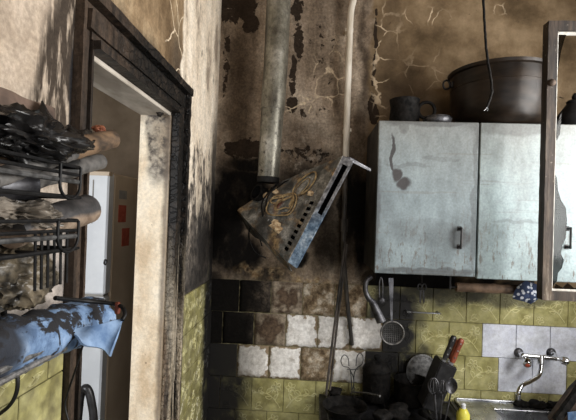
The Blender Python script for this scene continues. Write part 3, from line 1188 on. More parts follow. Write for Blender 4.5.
# ------------------------------------------------------------------ flue pipe
t = thing('flue_pipe', 'grey sooty metal flue pipe running down to the fallen hood', 'pipe', tuple(at(268, 182, 1.87)))
pa, pm1, pm2, pb = at(281.5, -60, 1.885), at(275.5, 70, 1.88), at(272.5, 110, 1.877), at(268, 180, 1.87)
pa = pa + (pa - pm1).normalized() * .25
MB().tube([pa, pm1, pm2], [.054, .053, .053], 28).build('upper_pipe', M['flue'], t, smooth=50)
MB().tube([pm2 + (pm1 - pm2).normalized() * .02, pb], [.050, .046], 28).build('lower_pipe', M['flue'], t, smooth=50)
dn = (pb - pm2).normalized()
MB().tube([pb - dn * .012, pb + dn * .012], [.050, .048], 28).build('collar', M['soot_black'], t, smooth=50)
st_ = pm1 * .5 + pa * .5
MB().box((st_.x - .004, st_.y + .04, st_.z - .015), (st_.x + .004, YB, st_.z + .015), .001).build('bracket', M['soot_black'], t)

# ------------------------------------------------------------------ fallen hood
At, Bt, Ct, Dt = at(343, 156, 1.62), at(288, 262, 1.62), at(238, 210, 1.88), at(276, 184, 1.90)
Ab, Bb = at(353, 161, 1.615), at(296, 268, 1.615)
t = thing('range_hood', 'burnt range hood hanging tilted under the flue pipe', 'hood', tuple(Bb))


def hq(u, v, lift=0.0):
    """point on the sloping panel; u from A to B, v from the lip to the top edge"""
    a = At.lerp(Bt, u)
    b = Dt.lerp(Ct, u)
    n = (Bt - At).cross(Dt - At).normalized()
    if n.y > 0:
        n = -n
    return a.lerp(b, v) + n * lift


MB().sheet(lambda u, v: hq(u, v, .004 * mnoise.noise(Vector((u * 6, v * 6, 1))) + .002), 18, 14, .004).build('front_panel', M['hood'], t, smooth=50)
# side panel along the lower left edge
nb = at(292, 271, 1.66) - Bt
nc = at(246, 226, 1.92) - Ct
MB().sheet(lambda u, v: Bt.lerp(Ct, u) + nb.lerp(nc, u) * v * (1 + .25 * math.sin(u * 9)) + Vector((0, .004 * math.sin(u * 14), 0)), 14, 4, .004).build('side_panel', M['hood'], t)
MB().sheet(lambda u, v: At.lerp(Dt, u) + Vector((.02 * (1 - u), .08 * v, -.02 * v)), 10, 4, .004).build('side_panel', M['hood'], t)
# back plate towards the wall
MB().sheet(lambda u, v: Dt.lerp(Ct, u).lerp(Dt.lerp(Ct, u) + Vector((.03, .07, -.05)), v), 6, 3, .004).build('top_panel', M['hood'], t)
# front lip with its dark slot
ax_u = (Bt - At).normalized()
w_ = (Ab - At)
dp = Vector((.012, .022, -.004))
s0, s1 = .06, .52
lipm = MB()
q0, q1 = At, Bt


def lp(u, v, d=0.0):
    return At.lerp(Bt, u) + (Ab - At).lerp(Bb - Bt, u) * v + dp * d


for (u0, u1, v0, v1) in ((0, 1, 0, .24), (0, 1, .80, 1), (0, s0, .24, .80), (s1, 1, .24, .80)):
    lipm.prism([lp(u0, v0), lp(u1, v0), lp(u1, v1), lp(u0, v1)], dp * .35)
lipm.build('lip', M['lip'], t)
MB().prism([lp(s0, .24, .34), lp(s1, .24, .34), lp(s1, .80, .34), lp(s0, .80, .34)], dp * .3).build('slot', M['void'], t)
# bent flange at the upper end
fe = at(371, 170.5, 1.66)
fl0 = Ab.lerp(At, .25)
MB().prism([At, fl0, Ab, fe, fe + Vector((-.001, 0, .007)), At.lerp(Ab, .6) + Vector((.004, 0, .006))], Vector((.004, .055, .0))).build('flange', M['steel_dark'], t)
MB().prism([Ab, fe, fe + Vector((-.002, 0, -.003)), Ab + Vector((-.002, 0, -.005))], Vector((0, .006, 0))).build('flange_edge', M['steel_dark'], t)
# vent holes along the lip
for k in range(9):
    u = .44 + k * .058
    a, b_ = hq(u, .055, .005), hq(u + .03, .055, .005)
    c_, d_ = hq(u + .03, .10, .005), hq(u, .10, .005)
    MB().prism([a, b_, c_, d_], hq(.5, .5, .003) - hq(.5, .5, 0)).build('vent_slot', M['void'], t)
# collar where the flue sat
cc = hq(.42, .96, .01)
nrm = (hq(.5, .5, 1) - hq(.5, .5, 0)).normalized()
MB().lathe([(.030, -.02), (.036, -.02), (.036, .018), (.040, .020), (.040, .024), (.030, .024)], cc, nrm, 28, caps=False).build('collar', M['burnt_black'], t, smooth=50)
# burnt ochre loops stuck to the panel


def loop(cu, cv, ru, rv, a0, turns, r=.003, jit=.0):
    pts = []
    n = int(26 * turns)
    for k in range(n + 1):
        a = a0 + 2 * math.pi * k / 26
        s = 1 - .16 * k / 26
        pts.append(hq(cu + ru * s * math.cos(a) + jit * math.sin(3 * a), cv + rv * s * math.sin(a), .007))
    MB().tube(pts, r, 6).build('burnt_wire', M['ochre_wire'], t, smooth=60)


loop(.24, .34, .17, .14, .4, .95, .0036)
loop(.27, .35, .11, .08, 1.0, .8, .0024)
loop(.55, .50, .18, .24, 2.6, 1.5, .0034, .025)
loop(.52, .46, .10, .13, .2, 1.7, .0030, .03)
loop(.48, .62, .08, .10, 2.0, 1.0, .0030, .01)
for k, (u, v, r) in enumerate(((.80, .36, .017), (.82, .30, .012), (.77, .41, .010), (.36, .16, .010), (.44, .86, .012), (.34, .74, .010))):
    MB().crumple(hq(u, v, .006), (r * 1.3, r * .7, r), k + 20, .5, 3, 2).build('ash_lump', M['ash'], t)
# charred wires hanging over the left corner
for k, pp in enumerate((((276, 185, 1.86), (268, 196, 1.80), (264, 215, 1.80), (259, 232, 1.82), (262, 246, 1.84)),
                        ((272, 188, 1.85), (262, 203, 1.80), (263, 222, 1.79), (258, 238, 1.83)),
                        ((250, 226, 1.83), (249, 238, 1.84), (255, 252, 1.85), (266, 258, 1.86)),
                        ((277, 188, 1.84), (287, 181, 1.83), (296, 184, 1.80), (303, 192, 1.77)))):
    MB().tube(smooth_path([at(*p) for p in pp], 6), .0035, 6).build('charred_wire', M['burnt_black'], t, smooth=60)

# ------------------------------------------------------------------ gas pipe and hoses
t = thing('gas_pipe', 'cream painted gas pipe with a bend running down the burnt wall', 'pipe', tuple(at(343, 285, 1.95)))
up = smooth_path([at(361, -40, 1.95), at(354.5, -4, 1.95), at(351, 12, 1.95), at(349.5, 40, 1.95), at(347.5, 100, 1.95), at(345.5, 168, 1.955)], 6)
MB().tube(up, .0145, 14).build('upper_pipe', M['cream_pipe'], t, smooth=60)
MB().tube([at(345.5, 166, 1.955), at(344, 215, 1.957), at(343, 250, 1.96)], .0115, 14).build('lower_pipe', M['sooty_pipe'], t, smooth=60)
MB().tube([at(344.2, 219, 1.957), at(343.7, 232, 1.958)], .0175, 6).build('union_nut', M['sooty_pipe'], t)
MB().tube([at(343, 250, 1.96), at(347, 300, 1.97), at(352, 345, 1.98)], [.011, .010, .009], 12).build('tail', M['sooty_pipe'], t, smooth=60)
for z in (30, 130):
    p = at(350 - z * .02, z, 1.95)
    MB().box((p.x - .018, p.y - .002, p.z - .008), (p.x + .018, YB, p.z + .008), .001).build('clip', M['cream_pipe'], t)
for k, (pp, lab) in enumerate(((((345, 242, 1.915), (341, 275, 1.915), (334, 330, 1.91), (326, 395, 1.90)), 'left one of two thin charred rods leaning against the tiled wall'),
                               (((347, 244, 1.93), (342, 285, 1.93), (336, 335, 1.93), (329, 398, 1.92)), 'right one of two thin charred rods leaning against the tiled wall'))):
    o = MB().tube(smooth_path([at(*p) for p in pp], 5), .0058 - .001 * k, 8).build('charred_rod', M['hose'], smooth=60)
    tag(o, lab, 'rod', 'charred rods')
# burnt cable dangling from the ceiling
pts = smooth_path([at(482, -130, 1.42), at(483, -20, 1.42), at(484, 14, 1.42), at(486, 45, 1.42), at(488.5, 66, 1.42), at(491.5, 84, 1.42), at(491, 96, 1.42), at(487, 107, 1.42)], 8)
pts[0].z = ZC
pts = [p + Vector((mnoise.noise(p * 60), mnoise.noise(p * 70 + Vector((5, 0, 0))), 0)) * .0022 for p in pts]
t = thing('burnt_cable', 'thin burnt electric cable dangling from the ceiling in front of the cauldron', 'cable', tuple(pts[-1]))
MB().tube(pts, .0042, 7).build('cable', M['burnt_black'], t, smooth=60)
e = pts[-1]
for s in (-1, 1):
    MB().tube([e, e + Vector((s * .004, 0, -.006)), e + Vector((s * .005 - .004, 0, -.012))], .0012, 6).build('bare_wire', M['steel'], t)

# ------------------------------------------------------------------ window and open sash
wnd = bpy.data.objects.new('window_1', None)
C.objects.link(wnd)
wnd.location = (XR, WY0, WZ0)
wnd['_o'] = (XR, WY0, WZ0)
struct(wnd, 'weathered wooden window frame in the right wall')
for a, b in (((XR - .01, WY0, WZ0), (XR + .07, WY1, WZ0 + .04)), ((XR - .01, WY0, WZ1 - .04), (XR + .07, WY1, WZ1)),
             ((XR - .01, WY0, WZ0 + .04), (XR + .07, WY0 + .04, WZ1 - .04)), ((XR - .01, WY1 - .04, WZ0 + .04), (XR + .07, WY1, WZ1 - .04))):
    MB().box(a, b, .003).build('frame_member', M['sash'], wnd)

SY = 1.475                                       # plane of the open sash
sx0 = at(545.5, 160, SY).x
sx1 = XR - .012
sz1, sz0 = at(560, 20.5, SY).z, at(560, 301, SY).z
sw = at(555, 160, SY).x - sx0
t = thing('window_sash', 'open weathered wooden window sash with broken sooty panes', 'window sash', (sx1, SY, sz0))


def stile(name, x0, z0, x1, z1, seed):
    m = MB()
    char_box(m, (x0, SY, z0), (x1, SY + .036, z1), seed, .03, .0012)
    return m.build(name, M['sash'], t)


stile('stile', sx0, sz0, sx0 + sw, sz1, 11)
stile('stile', sx1 - sw, sz0, sx1, sz1, 12)
stile('top_rail', sx0 + sw, sz1 - .032, sx1 - sw, sz1, 13)
stile('bottom_rail', sx0 + sw, sz0, sx1 - sw, sz0 + .030, 14)
for a, b in (((sx0 + sw, SY + .010, sz0 + .03), (sx0 + sw + .008, SY + .022, sz1 - .032)), ((sx0 + sw, SY + .010, sz1 - .042), (sx1 - sw, SY + .022, sz1 - .032)),
             ((sx0 + sw, SY + .010, sz0 + .03), (sx1 - sw, SY + .022, sz0 + .038))):
    MB().box(a, b, .002).build('putty_bead', M['putty'], t)
# latch knob on the stile
kp = at(551, 83, SY)
MB().lathe([(.004, 0), (.011, .002), (.012, .008), (.008, .013), (.002, .015)], kp, (0, -1, 0), 16).build('latch_stud', M['char_wood'], t, smooth=50)


def shard(pix, name='glass_shard'):
    p = [at(x, y, SY + .013) for x, y in pix]
    MB().prism(p, Vector((0, .0035, 0))).build(name, M['glass'], t)


shard([(554, 172), (557, 178), (558, 190), (561, 200), (566, 208), (567, 220), (566, 238), (562, 246), (561, 254), (564, 260), (562, 268), (558, 273), (557, 281), (552, 287)])
shard([(557, 40), (559, 30), (569, 30), (565, 38), (561, 52), (558, 70)])
shard([(556, 128), (558, 122), (562, 112), (560, 134), (557, 140)])
shard([(554, 291), (556, 284), (563, 288), (568, 283), (574, 288), (590, 287), (590, 293)])

# ------------------------------------------------------------------ below the cabinets
ry = 1.80
ra, rb = at(374, 278.5, ry), at(452, 281, ry)
t = thing('utensil_rail', 'thin dark utensil rail under the scorched cabinet', 'rail', tuple(ra))
ra.z = rb.z = cbot - .012
MB().tube([ra, rb], .004, 8).build('rod', M['black_iron'], t)
for x in (ra.x + .02, rb.x - .02):
    MB().tube([(x, ry, ra.z), (x, ry, cbot)], .003, 8).build('hanger', M['black_iron'], t)
ys = ry - .006
# bent spatula
t = thing('bent_spatula', 'bent grey metal spatula with a curled handle hanging left of the strainer', 'utensil', tuple(at(382, 322, ys)))
pts = smooth_path([at(372, 276.5, ys), at(366.5, 281, ys), at(365.5, 290, ys), at(368.5, 298, ys), at(374, 303, ys)], 6)
MB().tube(pts, [.009 + .004 * i / len(pts) for i in range(len(pts))], 8).build('handle', M['steel_dark'], t, smooth=60)
b0, b1 = at(372, 301, ys), at(381.5, 322, ys)
dd = (b1 - b0)
ww = Vector((.016, 0, .006))
MB().sheet(lambda u, v: b0 + dd * u + ww * (v * 2 - 1) * (.7 + .35 * u) + Vector((0, -.010 * math.sin(math.pi * v), 0)), 8, 6, .003).build('blade', M['steel_dark'], t, smooth=60)
# tongs
t = thing('tongs', 'thin dark metal tongs hanging beside the bent spatula', 'utensil', tuple(at(381, 303, ys)))
for s in (-1, 1):
    MB().tube(smooth_path([at(381, 277, ys), at(381 + s * 1.6, 283, ys), at(381 + s * 1.6, 298, ys)], 5), .0028, 7).build('arm', M['steel_dark'], t, smooth=60)
MB().crumple(at(381.5, 300.5, ys), (.014, .006, .012), 3, .1, 2, 2).build('tip', M['steel_dark'], t)
# strainer
t = thing('strainer', 'round wire strainer with a long tapering handle hanging by the black wall', 'strainer', tuple(at(392, 344, ys)))
sc_ = at(392.3, 333, ys - .02)
hA, hB = at(391, 278, ys), at(391.5, 322.5, ys - .02)
MB().prism([hA + Vector((-.010, 0, 0)), hA + Vector((.010, 0, 0)), hB + Vector((.003, 0, 0)), hB + Vector((-.003, 0, 0))], Vector((0, -.003, 0))).build('handle', M['steel_dark'], t)
Rr = .046
ring = [sc_ + Vector((Rr * math.cos(a), 0, Rr * math.sin(a))) for a in [2 * math.pi * k / 36 for k in range(36)]]
MB().tube(ring, .0034, 8, closed=True).build('rim', M['bar_light'], t, smooth=60)
mesh_m = MB()
for k in range(-5, 6):
    d = k * Rr / 5.8
    L = math.sqrt(Rr * Rr - d * d)
    a1, a2 = [], []
    for i in range(9):
        s = -L + 2 * L * i / 8
        dep = .024 * max(0, 1 - (d * d + s * s) / (Rr * Rr))
        a1.append(sc_ + Vector((d, dep, s)))
        a2.append(sc_ + Vector((s, dep, d)))
    mesh_m.tube(a1, .0009, 4)
    mesh_m.tube(a2, .0009, 4)
mo = mesh_m.build('wire_mesh', M['bar_grey'], t)
mo['kind'] = 'stuff'
# small black scissors
t = thing('scissors', 'small black scissors hanging point down under the cabinet', 'scissors', tuple(at(422, 304, ys)))
for s in (-1, 1):
    c0 = at(422 + s * 2.2, 287, ys)
    MB().tube([c0 + Vector((.008 * math.cos(a), 0, .013 * math.sin(a))) for a in [2 * math.pi * k / 14 for k in range(14)]], .0024, 6, closed=True).build('grip', M['black_plastic'], t, smooth=60)
    MB().prism([at(422 + s * .4, 290, ys), at(422 + s * 2.4, 291, ys), at(422 + s * 2.8, 302, ys), at(422 + s * 1.4, 304, ys)], Vector((0, .002 * s, 0))).build('blade', M['black_iron'], t)
MB().tube([at(422, 275, ry - .006), at(422, 283, ys)], .0014, 6).build('loop', M['black_iron'], t)
# thin towel bar on the tiles
t = thing('towel_bar', 'thin grey metal bar fixed to the green tiles', 'rail', tuple(at(425, 312, 1.96)))
ta, tb = at(408, 312, 1.95), at(440, 313.5, 1.95)
MB().tube([ta, tb], .0035, 8).build('bar', M['steel'], t)
for p in (ta, tb):
    MB().tube([p, (p.x, YB - TH, p.z)], .0035, 8).build('bracket', M['steel'], t)
# roll of scorched paper under the second cabinet, and dotted cloth
rl = 1.78
r0, r1 = at(456, 287, rl), at(526, 289.5, rl)
r1.z = r0.z
t = thing('paper_roll', 'brown scorched paper roll hung under the turquoise cabinet', 'roll', tuple(r0))
n_ = 24
MB().tube([r0.lerp(r1, i / n_) + Vector((0, 0, .0015 * mnoise.noise(Vector((i * .9, 0, 0))))) for i in range(n_ + 1)], [.019 + .003 * mnoise.noise(Vector((i * .35, 3, 0))) for i in range(n_ + 1)], 18).build('roll', M['rail_brown'], t, smooth=50)
MB().tube([r0 - Vector((.03, 0, 0)), r1 + Vector((.03, 0, 0))], .005, 8).build('spindle', M['black_iron'], t)
for x in (r0.x - .025, r1.x + .025):
    MB().box((x - .004, rl - .008, r0.z - .008), (x + .004, rl + .008, cbot - .001), .001).build('bracket', M['black_iron'], t)
pd = [at(513, 298, rl - .03), at(518, 287, rl - .03), at(524, 281, rl - .03), at(536, 285, rl - .03), at(537, 297, rl - .03), at(531, 303, rl - .03), at(523, 300, rl - .03)]
cpd = sum(pd, Vector()) / len(pd)


def pad(u, v):
    a = u * len(pd)
    i = int(a) % len(pd)
    p = pd[i].lerp(pd[(i + 1) % len(pd)], a - int(a))
    q_ = cpd.lerp(p, v)
    return q_ + Vector((0, -.018 * (1 - v * v) + .006 * math.sin(u * 19) * v, 0))


o = MB().sheet(pad, 28, 8, .006).build('pot_holder', M['dots'], smooth=60)
tag(o, 'crumpled navy pot holder with white dots hanging by the paper roll', 'cloth')

# ------------------------------------------------------------------ faucet
fy = 1.925
t = thing('wall_faucet', 'chrome wall mixer tap with a curved spout above the sink', 'faucet', tuple(at(540, 372, YB - TH)))
fa, fb = at(523, 355.5, fy), at(556, 358.5, fy)
MB().tube([fa, fa.lerp(fb, .5), fb], [.0085, .010, .0085], 16).build('bridge', M['chrome'], t, smooth=60)
for i, (p, wx) in enumerate(((fa, 518.5), (fb, 551))):
    wp = at(wx, 352.5, YB - TH)
    MB().tube(smooth_path([wp, wp + Vector((0, -.03, -.004)), p + Vector((0, .012, 0)), p], 5), .011, 14).build('elbow', M['chrome'], t, smooth=60)
    MB().lathe([(.006, .0), (.021, .0), (.019, .006), (.013, .012), (.006, .012)], wp, (0, -1, 0), 22).build('wall_flange', M['steel_dark'], t, smooth=50)
for px, py, d in ((527, 362, Vector((-.25, -.8, -.5))), (563.5, 360.5, Vector((.85, -.45, -.15)))):
    c0 = at(px, py, fy - .01)
    d.normalize()
    kb = MB().lathe([(.006, -.018), (.011, -.012), (.017, -.006), (.0185, .010), (.016, .016), (.006, .018)], c0, d, 14).build('knob', M['chrome'], t, smooth=30)
    MB().lathe([(.002, .0175), (.009, .0185), (.008, .0205), (.002, .021)], c0, d, 14).build('cap', M['red_print'] if px < 540 else M['steel'], kb, smooth=50)
    MB().tube([c0 - d * .012, fa if px < 540 else fb], .0075, 12).build('stem', M['chrome'], t, smooth=60)
sp = smooth_path([at(541, 358, fy), at(541, 368, fy - .02), at(538.5, 376, fy - .04), at(530, 381.5, fy - .075), at(522.5, 385, fy - .11), at(519, 391, fy - .125), at(518, 397, fy - .128)], 6)
MB().tube(sp, .0085, 14).build('spout', M['chrome'], t, smooth=60)
MB().tube([at(541, 356, fy), at(541, 364, fy - .012)], .0125, 14).build('union_nut', M['steel'], t, smooth=50)
MB().tube([at(518.1, 394.5, fy - .128), at(517.8, 399.5, fy - .128)], .0105, 14).build('aerator', M['steel'], t, smooth=50)

# ------------------------------------------------------------------ sink cabinet, sink, cooker
sz = EZ - .79
cxk = .66                                        # seam between cooker and sink unit
t = thing('sink_cabinet', 'dark scorched base cabinet under the steel sink', 'cabinet', (1.04, 1.75, 0))
MB().box((cxk + .004, 1.44, .08), (XR - .003, YB - .012, sz - .19), .002).build('body', M['carcass'], t)
MB().box((cxk + .02, 1.47, 0), (XR - .02, YB - .03, .08), .002).build('plinth', M['carcass'], t)
for k in range(2):
    x0 = cxk + .006 + k * .377
    d = MB().box((x0, 1.421, .09), (x0 + .372, 1.4395, sz - .2), .002).build('door', M['door_a'], t)
    MB().tube([(x0 + .18, 1.40, sz - .26), (x0 + .26, 1.40, sz - .26)], .005, 8).build('handle', M['black_iron'], d)
t = thing('sink', 'stained stainless steel sink below the wall tap', 'sink', (1.04, 1.75, sz - .18))
bx0, bx1, by0, by1 = .80, 1.24, 1.50, 1.90
m = MB()
m.box((cxk + .004, 1.42, sz - .012), (bx0, YB - TH - .006, sz), .002)
m.box((bx1, 1.42, sz - .012), (XR - .003, YB - TH - .006, sz), .002)
m.box((bx0, 1.42, sz - .012), (bx1, by0, sz), .002)
m.box((bx0, by1, sz - .012), (bx1, YB - TH - .006, sz), .002)
m.build('rim', M['steel'], t)
m = MB()
m.tube([(cxk + .012, YB - TH - .012, sz + .003), (XR - .01, YB - TH - .012, sz + .003)], .005, 8)
m.build('upstand', M['steel'], t, smooth=60)
m = MB()
g_ = .006
for a, b in (((bx0 - g_, by0, sz - .17), (bx0, by1, sz - .012)), ((bx1, by0, sz - .17), (bx1 + g_, by1, sz - .012)),
             ((bx0 - g_, by0 - g_, sz - .17), (bx1 + g_, by0, sz - .012)), ((bx0 - g_, by1, sz - .17), (bx1 + g_, by1 + g_, sz - .012)),
             ((bx0 - g_, by0 - g_, sz - .176), (bx1 + g_, by1 + g_, sz - .17))):
    m.box(a, b)
m.build('basin', M['steel'], t)
MB().lathe([(.01, 0), (.035, 0), (.038, .003), (.02, .002), (.01, .001)], (1.02, 1.7, sz - .17), n=20).build('drain', M['steel_dark'], t)
# debris on the sink rim
for k, (px, py, r, lab) in enumerate(((521, 405, .022, 'left black charred rag on the sink rim'), (537, 407, .028, 'middle black charred rag on the sink rim'), (553, 408.5, .022, 'right black charred rag on the sink rim'))):
    p = at(px, py, 1.945)
    p.z = sz + .010
    o = MB().crumple(p, (r * 1.2, r * .9, .016), k + 40, .5, 3, 3, flat=.009).build('charred_rag', M['burnt_black'], smooth=60)
    tag(o, lab, 'rag', 'charred rags on the sink')
# charred board leaning at the right with a blue scrap
t = thing('charred_board', 'charred dark wooden board leaning over the sink corner', 'board', tuple(at(566, 418, 1.72)))
pl = [at(549, 421, 1.70), at(560, 405, 1.72), at(571, 390, 1.74), at(583, 378, 1.76), at(600, 378, 1.78), at(600, 432, 1.70), at(560, 432, 1.68)]
MB().prism(pl, Vector((.01, .03, .004))).build('board', M['char_wood'], t)
MB().prism([at(552, 418, 1.695), at(582, 377, 1.755), at(587, 381, 1.755), at(557, 422, 1.69)], Vector((.004, -.018, .004))).build('edge_strip', M['burnt_black'], t)
o = MB().sheet(lambda u, v: at(568 + 16 * u, 413 + 12 * v - 4 * u, 1.672 + .006 * math.sin(u * 6 + v * 3)), 8, 6, .003).build('plastic_scrap', M['blue_rag'], smooth=60)
tag(o, 'small bright blue plastic scrap at the bottom right corner', 'scrap')

t = thing('cooker', 'burnt black gas cooker covered in charred pots', 'cooker', (.36, 1.75, 0))
kx0, kx1 = .06, cxk - .004
MB().box((kx0, 1.46, .04), (kx1, 1.965, sz - .03), .004).build('body', M['cooker'], t)
MB().box((kx0 - .004, 1.44, sz - .03), (kx1, 1.97, sz - .006), .004).build('hob', M['cooker'], t)
MB().box((kx0 + .03, 1.445, .16), (kx1 - .03, 1.46, sz - .16), .003).build('oven_door', M['cooker'], t)
MB().tube([(kx0 + .06, 1.425, sz - .19), (kx1 - .06, 1.425, sz - .19)], .007, 8).build('oven_handle', M['bar_grey'], t)
for k in range(5):
    MB().lathe([(.006, 0), (.018, 0), (.016, .018), (.004, .02)], (kx0 + .09 + k * .1, 1.455, sz - .075), (0, -1, 0), 14).build('knob', M['black_plastic'], t)
for bx in (kx0 + .14, kx1 - .14):
    for by in (1.57, 1.82):
        b = MB().lathe([(.01, 0), (.05, 0), (.045, .008), (.035, .014), (.01, .015)], (bx, by, sz - .006), n=20).build('burner', M['soot_black'], t)
for bx in (kx0 + .03, kx0 + .15, kx0 + .27, kx1 - .27, kx1 - .15, kx1 - .03):
    MB().tube([(bx, 1.48, sz + .008), (bx, 1.94, sz + .008)], .0045, 6).build('grate_bar', M['black_iron'], t)
for by in (1.50, 1.70, 1.93):
    MB().tube([(kx0 + .02, by, sz + .004), (kx1 - .02, by, sz + .004)], .0045, 6).build('grate_bar', M['black_iron'], t)
gz = sz + .0125


def pot(name, px, r, h, Y, label, lid=True, mat='burnt_black', hand=True):
    p = at(px, 395, Y)
    p.z = gz
    t = thing(name, label, 'pot', tuple(p))
    MB().lathe([(.01, 0), (r * .88, 0), (r * .97, .012), (r, h * .5), (r, h * .96), (r * 1.04, h), (r * .97, h), (r * .95, h * .5), (r * .85, .012), (.01, .01)], p, n=36).build('body', M[mat], t, smooth=50)
    if lid:
        l = MB().lathe([(r * 1.0, h), (r * 1.02, h + .006), (r * .8, h + .026), (r * .4, h + .038), (.01, h + .042)], p, n=36).build('lid', M[mat], t, smooth=50)
        MB().lathe([(.006, h + .04), (.014, h + .05), (.016, h + .06), (.01, h + .066), (.002, h + .067)], p, n=14).build('knob', M['soot_black'], l, smooth=50)
    if hand:
        for s in (-1, 1):
            c0 = p + Vector((s * r, 0, h * .8))
            MB().tube([c0 + Vector((0, -.03, 0)), c0 + Vector((s * .025, -.025, .003)), c0 + Vector((s * .025, .025, .003)), c0 + Vector((0, .03, 0))], .005, 7).build('handle', M['soot_black'], t)
    return t


pot('saucepan', 376, .060, .125, 1.905, 'charred black saucepan at the back of the cooker under the strainer', lid=True, hand=False)
pot('cooking_pot', 411, .072, .10, 1.885, 'wide charred black cooking pot beside the knife block', lid=False, hand=False)
# grey lid standing behind the pot
t = thing('pot_lid', 'grey metal pot lid standing upright behind the knife block', 'plate', tuple(at(421, 392, 1.965)))
lc = at(422, 371, 1.968)
ln = Vector((.12, -1, .12)).normalized()
MB().lathe([(.070, -.003), (.073, 0), (.070, .004), (.045, .013), (.01, .017)], lc, ln, 36).build('disc', M['bar_grey'], t, smooth=50)
MB().lathe([(.066, .003), (.0735, .001), (.0735, .005), (.066, .008)], lc, ln, 36, caps=False).build('rim', M['bar_grey'], t, smooth=50)
# soot-caked lumps and a frying pan in front
t = thing('frying_pan', 'burnt frying pan with a pale stick handle at the left of the cooker', 'pan', (at(355, 400, 1.80).x, 1.80, gz))
fp = Vector((at(345, 400, 1.74).x, 1.74, gz))
MB().lathe([(.01, 0), (.065, 0), (.086, .035), (.09, .036), (.07, .004), (.01, .004)], fp, n=36).build('body', M['burnt_black'], t, smooth=50)
MB().tube([at(352, 392, 1.83), at(366, 393, 1.73), at(380, 396, 1.64)], [.003, .0035, .004], 8).build('handle', M['bar_grey'], t)
for k, (px, Y, r, lab) in enumerate(((398, 1.74, .035, 'charred lump at the front of the cooker below the cooking pot'), (335, 1.925, .020, 'charred lump at the back left corner of the cooker'), (383, 1.70, .026, 'charred lump in front of the charred saucepan'))):
    p = at(px, 400, Y)
    p.z = gz + r * .6
    tag(MB().crumple(p, (r * 1.3, r, r * .8), k + 50, .5, 3, 3, flat=r * .55).build('charred_lump', M['burnt_black'], smooth=60), lab, 'debris', 'charred lumps on the cooker')
# wire whisk with open loops standing by the tiles
t = thing('wire_holder', 'looped thin wire pot hook standing before the white tiles', 'wire holder', tuple(at(350, 395, 1.92)))
for pp in (((352, 392, 1.92), (351, 376, 1.92), (349, 368, 1.92), (343, 366, 1.92), (341, 360, 1.92), (344, 355, 1.92), (348, 358, 1.92), (349, 366, 1.92)),
           ((354, 392, 1.93), (354, 375, 1.93), (357, 368, 1.93), (362, 364, 1.93), (363, 357, 1.93), (360, 353, 1.93), (357, 357, 1.93), (356, 366, 1.93)),
           ((347, 369, 1.92), (352, 369.5, 1.92), (358, 369, 1.93)),
           ((350, 369, 1.92), (354, 381, 1.92), (351, 394, 1.92))):
    MB().tube(smooth_path([at(*p) for p in pp], 5), .0022, 6).build('wire', M['bar_grey'], t, smooth=60)

# ------------------------------------------------------------------ knife block
t = thing('knife_block', 'slanted black knife block standing between cooker and sink', 'knife block', tuple(at(434, 398, 1.76)))
kA = at(446, 361, 1.76)                          # middle of the top face
kB = at(433, 392, 1.76)
ad = (kA - kB).normalized()
sd = Vector((ad.z, 0, -ad.x)).normalized()
fd = ad.cross(sd)
kb_ = MB()
L = (kA - kB).length + .06
bm = bmesh.new()
bmesh.ops.create_cube(bm, size=1)
for v in bm.verts:
    v.co = Vector((v.co.x * .066, v.co.y * .095, v.co.z * L))
bmesh.ops.bevel(bm, geom=list(bm.edges), offset=.004, segments=2, affect='EDGES')
kb_._bm(bm, (sd, fd, ad), kA - ad * (L / 2))
kb_.build('block', M['black_plastic'], t, smooth=30)
for off, fo, ln_, mt, lab in ((-.016, -.02, .098, 'black_plastic', 'left black handled knife in the black knife block'), (.013, -.025, .100, 'red_wood', 'front red-brown wood handled knife in the black knife block'),
                              (.021, .018, .085, 'red_wood', 'rear red-brown wood handled knife in the black knife block')):
    p0 = kA + sd * off + fd * fo + ad * .004
    k = thing('kitchen_knife', lab, 'knife', tuple(p0), 'knives in the block')
    hb = MB()
    prof_ = [(.0, .010, .007), (.15, .0115, .008), (.5, .010, .0075), (.85, .0125, .0085), (.96, .0115, .0075), (1.0, .006, .004)]
    vs_, fs_ = [], []
    for (u, a, b) in prof_:
        for i in range(10):
            th = 2 * math.pi * i / 10
            vs_.append(p0 + ad * (u * ln_ + .006) + sd * (a * math.cos(th)) + fd * (b * math.sin(th) * 1.3))
    for i in range(len(prof_) - 1):
        for j in range(10):
            fs_.append([i * 10 + j, i * 10 + (j + 1) % 10, (i + 1) * 10 + (j + 1) % 10, (i + 1) * 10 + j])
    fs_ += [list(range(10))[::-1], [(len(prof_) - 1) * 10 + j for j in range(10)]]
    hb.add(vs_, fs_)
    ho = hb.build('handle', M[mt], k, smooth=60)
    for u in (.22, .5, .8):
        c0 = p0 + ad * (u * ln_ + .006) - fd * .009 if fd.y > 0 else p0 + ad * (u * ln_ + .006) + fd * .009
        n0 = Vector((0, -1, 0))
        MB().lathe([(.001, 0), (.0034, 0), (.003, .0022), (.001, .0024)], c0 + Vector((0, -.0005, 0)), n0, 10).build('rivet', M['steel'], ho)
    MB().box((-.008, -.001, -.012), (.008, .001, .0065), 0, (sd, fd, ad), p0).build('blade', M['steel'], k)

